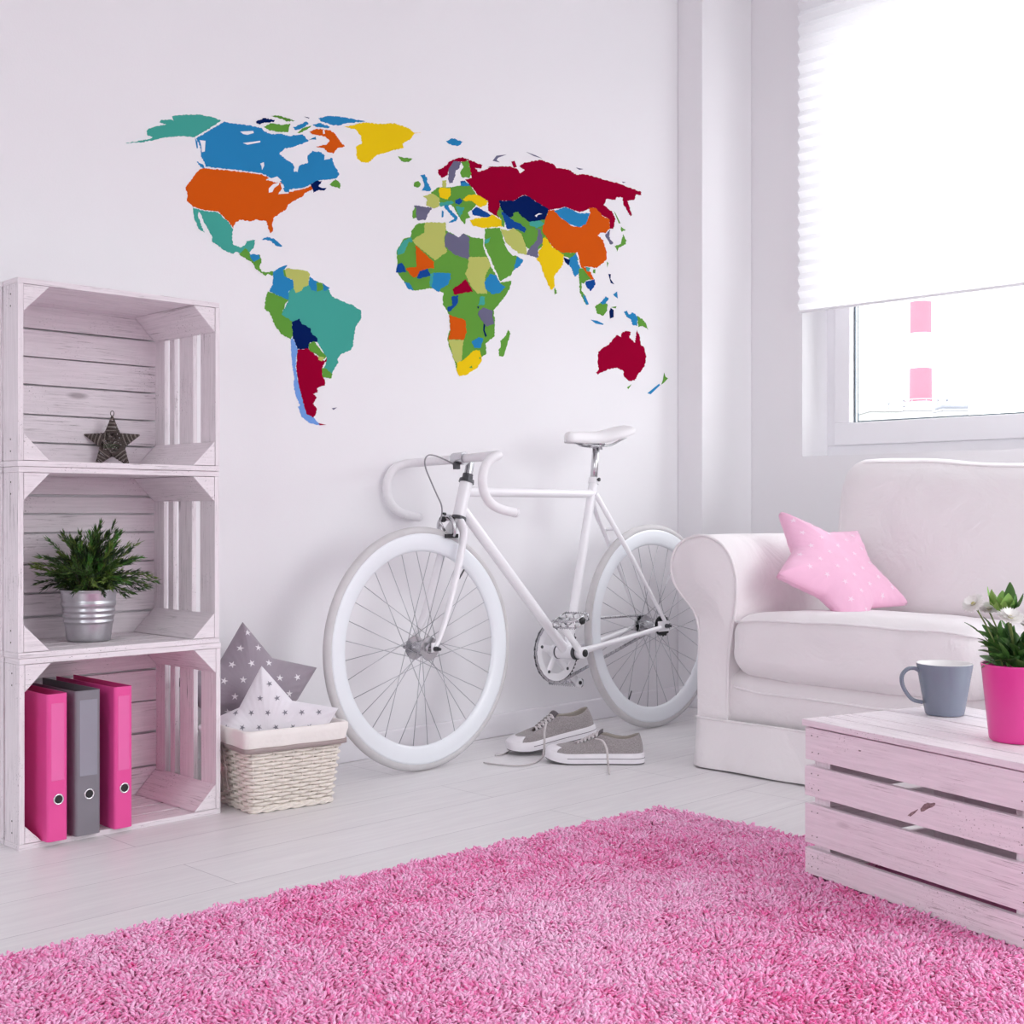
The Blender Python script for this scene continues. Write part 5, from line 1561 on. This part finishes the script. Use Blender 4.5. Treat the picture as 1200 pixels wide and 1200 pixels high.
landmass('africa', [
 ('green', 0, 'D 250,520 300,510 455,510 460,570 520,600 555,620 590,590 640,615 735,630 735,670 740,700 790,830 860,955 945,940 930,1000 880,1080 820,1150 E 810,590 820,660 820,780 750,840 760,910 720,940 690,1020 610,1070 560,1080 540,1040 525,970 480,850 470,800 490,730 485,630 470,600 435,550 440,460 380,430 330,430 280,440 210,445 150,380 100,310 90,290 100,240 95,150 150,60 195,50 D 205,570 235,530'),
 ('teal', 1, 'D 150,640 205,620 210,655 180,655 150,735 105,750 95,720'),
 ('khaki', 1, 'D 300,510 455,510 460,560 445,630 450,680 470,725 380,790 240,680 210,640 300,580'), ('grey', 1, 'D 470,580 520,600 555,620 590,590 630,620 630,785 520,745 450,685 450,620'),
 ('khaki', 1, 'D 630,765 765,765 790,830 750,900 745,960 765,1035 690,1035 650,990 600,890 620,850'), ('orange', 1, 'D 235,680 370,800 370,850 320,850 290,870 250,910 215,915 165,860 170,845 240,840'),
 ('royal', 2, 'D 245,910 265,870 320,850 345,900 310,915 250,925'), ('royal', 2, 'D 90,880 100,820 130,808 155,840 160,880 100,880'), ('blue', 1, 'D 370,880 490,885 495,920 470,975 420,1000 405,1025 350,985 360,920'),
 ('teal', 1, 'D 340,890 365,885 355,985 340,985'), ('blue', 1, 'D 150,950 190,960 218,1015 180,1000'), ('crimson', 1, 'D 510,1000 560,970 605,930 660,1020 590,1030 535,1045 515,1035'),
 ('blue', 1, 'D 785,890 830,900 860,960 900,990 850,1035 800,1040 750,1000 745,950'), ('royal', 2, 'D 500,1060 550,1050 545,1110 500,1160 480,1170 470,1140 510,1120'), ('teal', 1, 'E 715,490 748,490 742,550 700,555'),
 ('grey', 1, 'E 700,600 740,570 805,595 805,650 815,690 760,710 715,650 695,620'), ('navy', 1, 'E 738,690 750,700 745,740 762,780 750,790 735,740', 1), ('navy', 1, 'E 688,565 705,562 700,580', 1), ('orange', 1, 'E 485,625 550,650 570,650 605,670 610,760 590,810 475,805 495,740'),
 ('khaki', 1, 'E 475,810 590,810 580,880 575,960 545,990 520,960'), ('blue', 1, 'E 650,825 700,790 735,800 715,870 670,870'), ('yellow', 1, 'E 540,980 585,960 620,930 660,890 710,885 720,930 725,960 690,1020 610,1070 560,1080 540,1040'),
 ('green', 2, 'E 630,1015 650,1000 655,1020', 1), ('green', 2, 'E 702,945 716,935 716,955', 1)])
landmass('madagascar', [('green', 0, 'E 920,735 938,765 925,800 895,900 880,935 850,930 850,880 865,860 860,820 900,780')])
landmass('europe', [
 ('green', 0, 'D 350,285 400,250 500,250 570,235 640,235 680,300 700,330 680,380 655,410 620,440 640,470 610,480 600,522 575,500 545,450 520,400 480,370 420,372 400,345 355,310'),
 ('crimson', 0, 'D 400,118 440,105 490,55 580,25 630,45 600,60 520,60 480,110 470,160 430,180 405,150'), ('grey', 0, 'D 480,110 520,55 570,62 560,100 530,130 525,170 510,215 485,222 475,180'), ('green', 1, 'D 570,65 625,50 645,150 630,180 580,175 565,140 590,100'),
 ('royal', 1, 'D 565,205 600,200 640,238 570,240'), ('blue', 2, 'D 570,215 610,212 635,238 575,240'), ('yellow', 1, 'D 415,250 490,255 495,300 470,340 415,325 405,280'), ('khaki', 0, 'D 432,200 462,195 458,250 435,250'), ('khaki', 1, 'D 290,315 360,295 410,330 410,390 370,405 315,385 320,340'),
 ('grey', 0, 'D 225,383 360,402 330,440 310,490 255,495 235,470'), ('green', 1, 'D 212,430 236,392 240,475 214,480'), ('teal', 1, 'D 412,365 500,350 520,365 470,385 420,392'), ('blue', 1, 'D 440,380 470,380 485,410 545,470 535,500 480,512 522,480 455,405'),
 ('royal', 1, 'D 525,345 560,328 585,350 560,378 530,370'), ('teal', 1, 'D 530,390 595,400 575,450 560,470 540,420'), ('blue', 0, 'D 270,160 300,152 320,185 320,210 350,260 340,278 275,275 300,240 290,190'), ('green', 0, 'D 225,215 255,203 272,225 255,250 225,245'),
 ('blue', 0, 'D 430,420 442,428 440,470 428,472', 1), ('yellow', 1, 'D 585,340 620,308 690,303 770,350 760,380 715,397 650,350 600,352')])
landmass('asia', [
 ('crimson', 0, 'D 628,45 730,85 720,110 675,105 700,135 760,115 800,95 850,100 F 60,195 200,190 250,205 270,235 300,215 265,190 300,165 400,150 480,175 500,200 580,210 630,245 680,240 790,270 900,300 1045,355 1045,375 1010,370 1000,405 955,410 985,500 975,510 930,430 925,390 890,385 880,405 820,400 805,440 860,480 880,530 865,590 845,590 840,530 790,500 740,455 700,465 650,485 560,450 450,470 350,400 300,370 230,410 140,410 135,520 D 855,480 800,440 770,420 770,350 700,320 670,270 600,190 650,180 640,140 625,60'),
 ('crimson', 1, 'F 215,160 235,155 250,195 230,200', 1),
 ('royal', 0, 'D 650,420 690,395 720,410 800,460 780,477 700,462 655,452'),
 ('green', 0, 'F 150,430 300,400 450,475 430,560 470,700 420,690 370,740 300,700 230,600 120,500'),
 ('navy', 1, 'F 135,410 230,410 300,372 350,400 455,465 430,530 340,550 280,510 240,480 215,520 170,500 150,460'), ('lake', 2, 'F 365,505 390,490 412,495 385,500 375,515', 1),
 ('royal', 1, 'F 145,470 220,530 250,540 310,590 300,615 250,590 190,592 170,540'), ('green', 2, 'F 225,490 260,482 290,530 340,555 400,535 430,555 400,580 330,575 300,565 230,540'), ('teal', 3, 'F 330,545 400,537 425,560 380,585 330,565'),
 ('green', 0, 'D 750,555 860,548 880,620 900,680 950,750 990,760 1030,800 960,860 940,900 860,945 800,800 745,680'), ('blue', 1, 'D 985,758 1032,790 1010,830 960,862 975,800'), ('teal', 1, 'D 745,640 790,620 770,662 745,665'),
 ('yellow', 1, 'D 635,492 700,475 760,475 800,450 850,480 890,500 880,540 790,545 730,550 660,532'), ('green', 2, 'D 870,480 895,500 890,545 870,530', 1), ('khaki', 1, 'D 862,555 920,570 960,550 1020,600 1050,690 1062,747 1000,740 950,700 900,650'), ('green', 2, 'D 1030,600 1080,580 1140,555 1135,640 1080,695 1050,690'),
 ('grey', 1, 'D 1125,550 1160,560 1180,650 1140,690 1140,770 1055,745 1080,695 1125,650'), ('lake', 2, 'D 890,665 945,710 985,722 995,750 955,757 920,720', 1),
 ('orange', 1, 'F 455,470 490,470 530,520 600,570 660,580 700,540 720,490 710,455 750,455 800,510 840,530 845,580 820,618 785,612 765,632 800,660 825,740 820,790 760,840 700,830 660,830 640,740 540,750 490,720 450,660 410,600 430,540'),
 ('blue', 2, 'F 488,475 560,450 650,490 716,490 692,560 650,578 590,560 520,510'), ('grey', 0, 'F 815,628 845,595 838,640 865,682 850,690 825,650'),
 ('yellow', 2, 'F 430,640 480,710 550,758 545,820 490,890 490,960 470,980 430,900 400,810 375,780 395,760 385,740 415,700 415,655'), ('green', 0, 'F 490,965 508,1000 492,1010'), ('green', 1, 'F 470,705 540,742 622,742 642,792 600,782 545,762'),
 ('navy', 2, 'F 550,772 590,790 580,822 560,802', 1), ('blue', 1, 'F 585,780 630,745 642,810 660,850 640,882 620,895 600,842 580,812'), ('green', 1, 'F 645,845 700,842 735,910 690,922 680,940 662,930 665,990 690,1020 705,1075 690,1070 655,1000 650,920'),
 ('blue', 2, 'F 672,1010 690,1025 710,1072 695,1075 680,1045', 1), ('orange', 1, 'F 660,828 705,840 742,912 722,912 690,870'), ('teal', 2, 'F 690,832 720,840 710,865 695,860', 1), ('royal', 2, 'F 690,925 745,912 750,950 720,988 695,952')])
landmass('eastern_island', [
 ('green', 0, 'F 930,625 948,660 945,690 900,710 890,735 875,700 915,685'), ('green', 0, 'F 910,570 945,598 920,610'), ('green', 0, 'F 870,478 880,490 912,555 902,555', 1), ('green', 0, 'F 825,800 835,808 828,835', 1), ('green', 0, 'F 738,850 752,848 750,875 736,870', 1),
 ('navy', 0, 'F 835,878 850,880 848,910 872,945 850,935', 1), ('blue', 0, 'F 865,1010 890,990 895,1035 875,1020', 1), ('grey', 0, 'F 95,155 120,122 185,115 130,135 120,150 140,165', 1), ('grey', 0, 'F 310,98 370,120 410,140 360,125', 1), ('grey', 0, 'F 628,198 675,208 650,213', 1), ('grey', 0, 'F 922,288 945,292 930,297', 1),
 ('green', 0, 'G 345,475 390,445 430,455 430,500 400,540 360,525'), ('blue', 1, 'G 382,450 420,403 440,420 420,450 400,462'), ('navy', 0, 'G 445,510 455,485 475,500 475,550 450,560', 1), ('green', 0, 'G 455,480 495,473 490,488', 1), ('blue', 0, 'G 315,568 360,575 405,598 400,604 350,595', 1),
 ('blue', 0, 'G 550,510 570,503 580,530 612,518 642,545 642,610 610,605 600,570 565,545'), ('green', 0, 'G 640,540 690,575 718,638 680,610 648,620')])
landmass('australia', [('crimson', 0, 'G 350,940 370,920 362,860 370,790 400,765 440,745 465,710 500,675 530,690 530,665 555,648 597,655 585,690 625,730 640,640 660,690 665,740 690,765 705,830 690,900 640,960 625,995 580,998 550,970 545,930 500,905 440,915 385,940 365,955'), ('green', 0, 'G 568,1045 600,1022 580,1055', 1)])
landmass('southern_island', [('green', 0, 'G 810,1025 822,990 830,940 840,970 857,980 830,1010', 1), ('blue', 0, 'G 712,1085 795,1018 802,1028 735,1092', 1)])
# ================================================================ camera, daylight
cam = bpy.data.cameras.new('camera'); co = bpy.data.objects.new('camera', cam); COL.objects.link(co)
cam.sensor_width = 36; cam.lens = F/1200*36; cam.clip_end = 500; cam.clip_start = .05
co.location = (0, 0, CAMH); co.rotation_euler = (R(90), 0, R(-45)); SC.camera = co
w = bpy.data.worlds.new('sky'); SC.world = w; w.use_nodes = True
N = w.node_tree.nodes; L = w.node_tree.links; bg = N['Background']
# overcast sky : brightest overhead, ground below it darker
tc = N.new('ShaderNodeTexCoord'); sp = N.new('ShaderNodeSeparateXYZ'); rp = N.new('ShaderNodeValToRGB'); mr = N.new('ShaderNodeMapRange')
mr.inputs['From Min'].default_value = -1; mr.inputs['From Max'].default_value = 1
L.new(tc.outputs['Generated'], sp.inputs[0]); L.new(sp.outputs['Z'], mr.inputs['Value']); L.new(mr.outputs[0], rp.inputs[0])
e = rp.color_ramp.elements; e[0].position = 0; e[0].color = (.20, .195, .20, 1); e[1].position = 1; e[1].color = (1, 1, 1, 1)
k = e.new(.47); k.color = (.26, .255, .26, 1); k = e.new(.50); k.color = (.50, .50, .51, 1); k = e.new(.72); k.color = (.80, .80, .82, 1)
L.new(rp.outputs[0], bg.inputs[0]); bg.inputs[1].default_value = 4.9
def portal(name, loc, rot, sx, sy):
    l = bpy.data.lights.new(name, 'AREA'); l.shape = 'RECTANGLE'; l.size = sx; l.size_y = sy; l.cycles.is_portal = True
    o = bpy.data.objects.new(name, l); COL.objects.link(o); o.location = loc; o.rotation_euler = rot
for i, (u0, u1, z0, z1) in enumerate(WIN): portal('daylight_portal', (WX+.345, (u0+u1)/2, (z0+z1)/2), (0, R(90), 0), z1-z0, u1-u0)
for i, (u0, u1, z0, z1) in enumerate(SWIN_ADDED): portal('daylight_portal', ((u0+u1)/2, Y0-.31, (z0+z1)/2), (R(90), 0, 0), u1-u0, z1-z0)
for i, (u0, u1, z0, z1) in enumerate(WWIN_ADDED): portal('daylight_portal', (X0-.21, (u0+u1)/2, (z0+z1)/2), (0, R(-90), 0), z1-z0, u1-u0)
vs = SC.view_settings; vs.view_transform = 'Standard'; vs.look = 'None'; vs.exposure = .71; vs.gamma = 1; vs.use_curve_mapping = False
SC.cycles.max_bounces = 10; SC.cycles.diffuse_bounces = 7; SC.cycles.glossy_bounces = 4; SC.cycles.transparent_max_bounces = 12; SC.cycles.transmission_bounces = 4
SC.cycles.use_denoising = True; SC.cycles.caustics_reflective = False; SC.cycles.caustics_refractive = False
SC.cycles.sample_clamp_indirect = 6
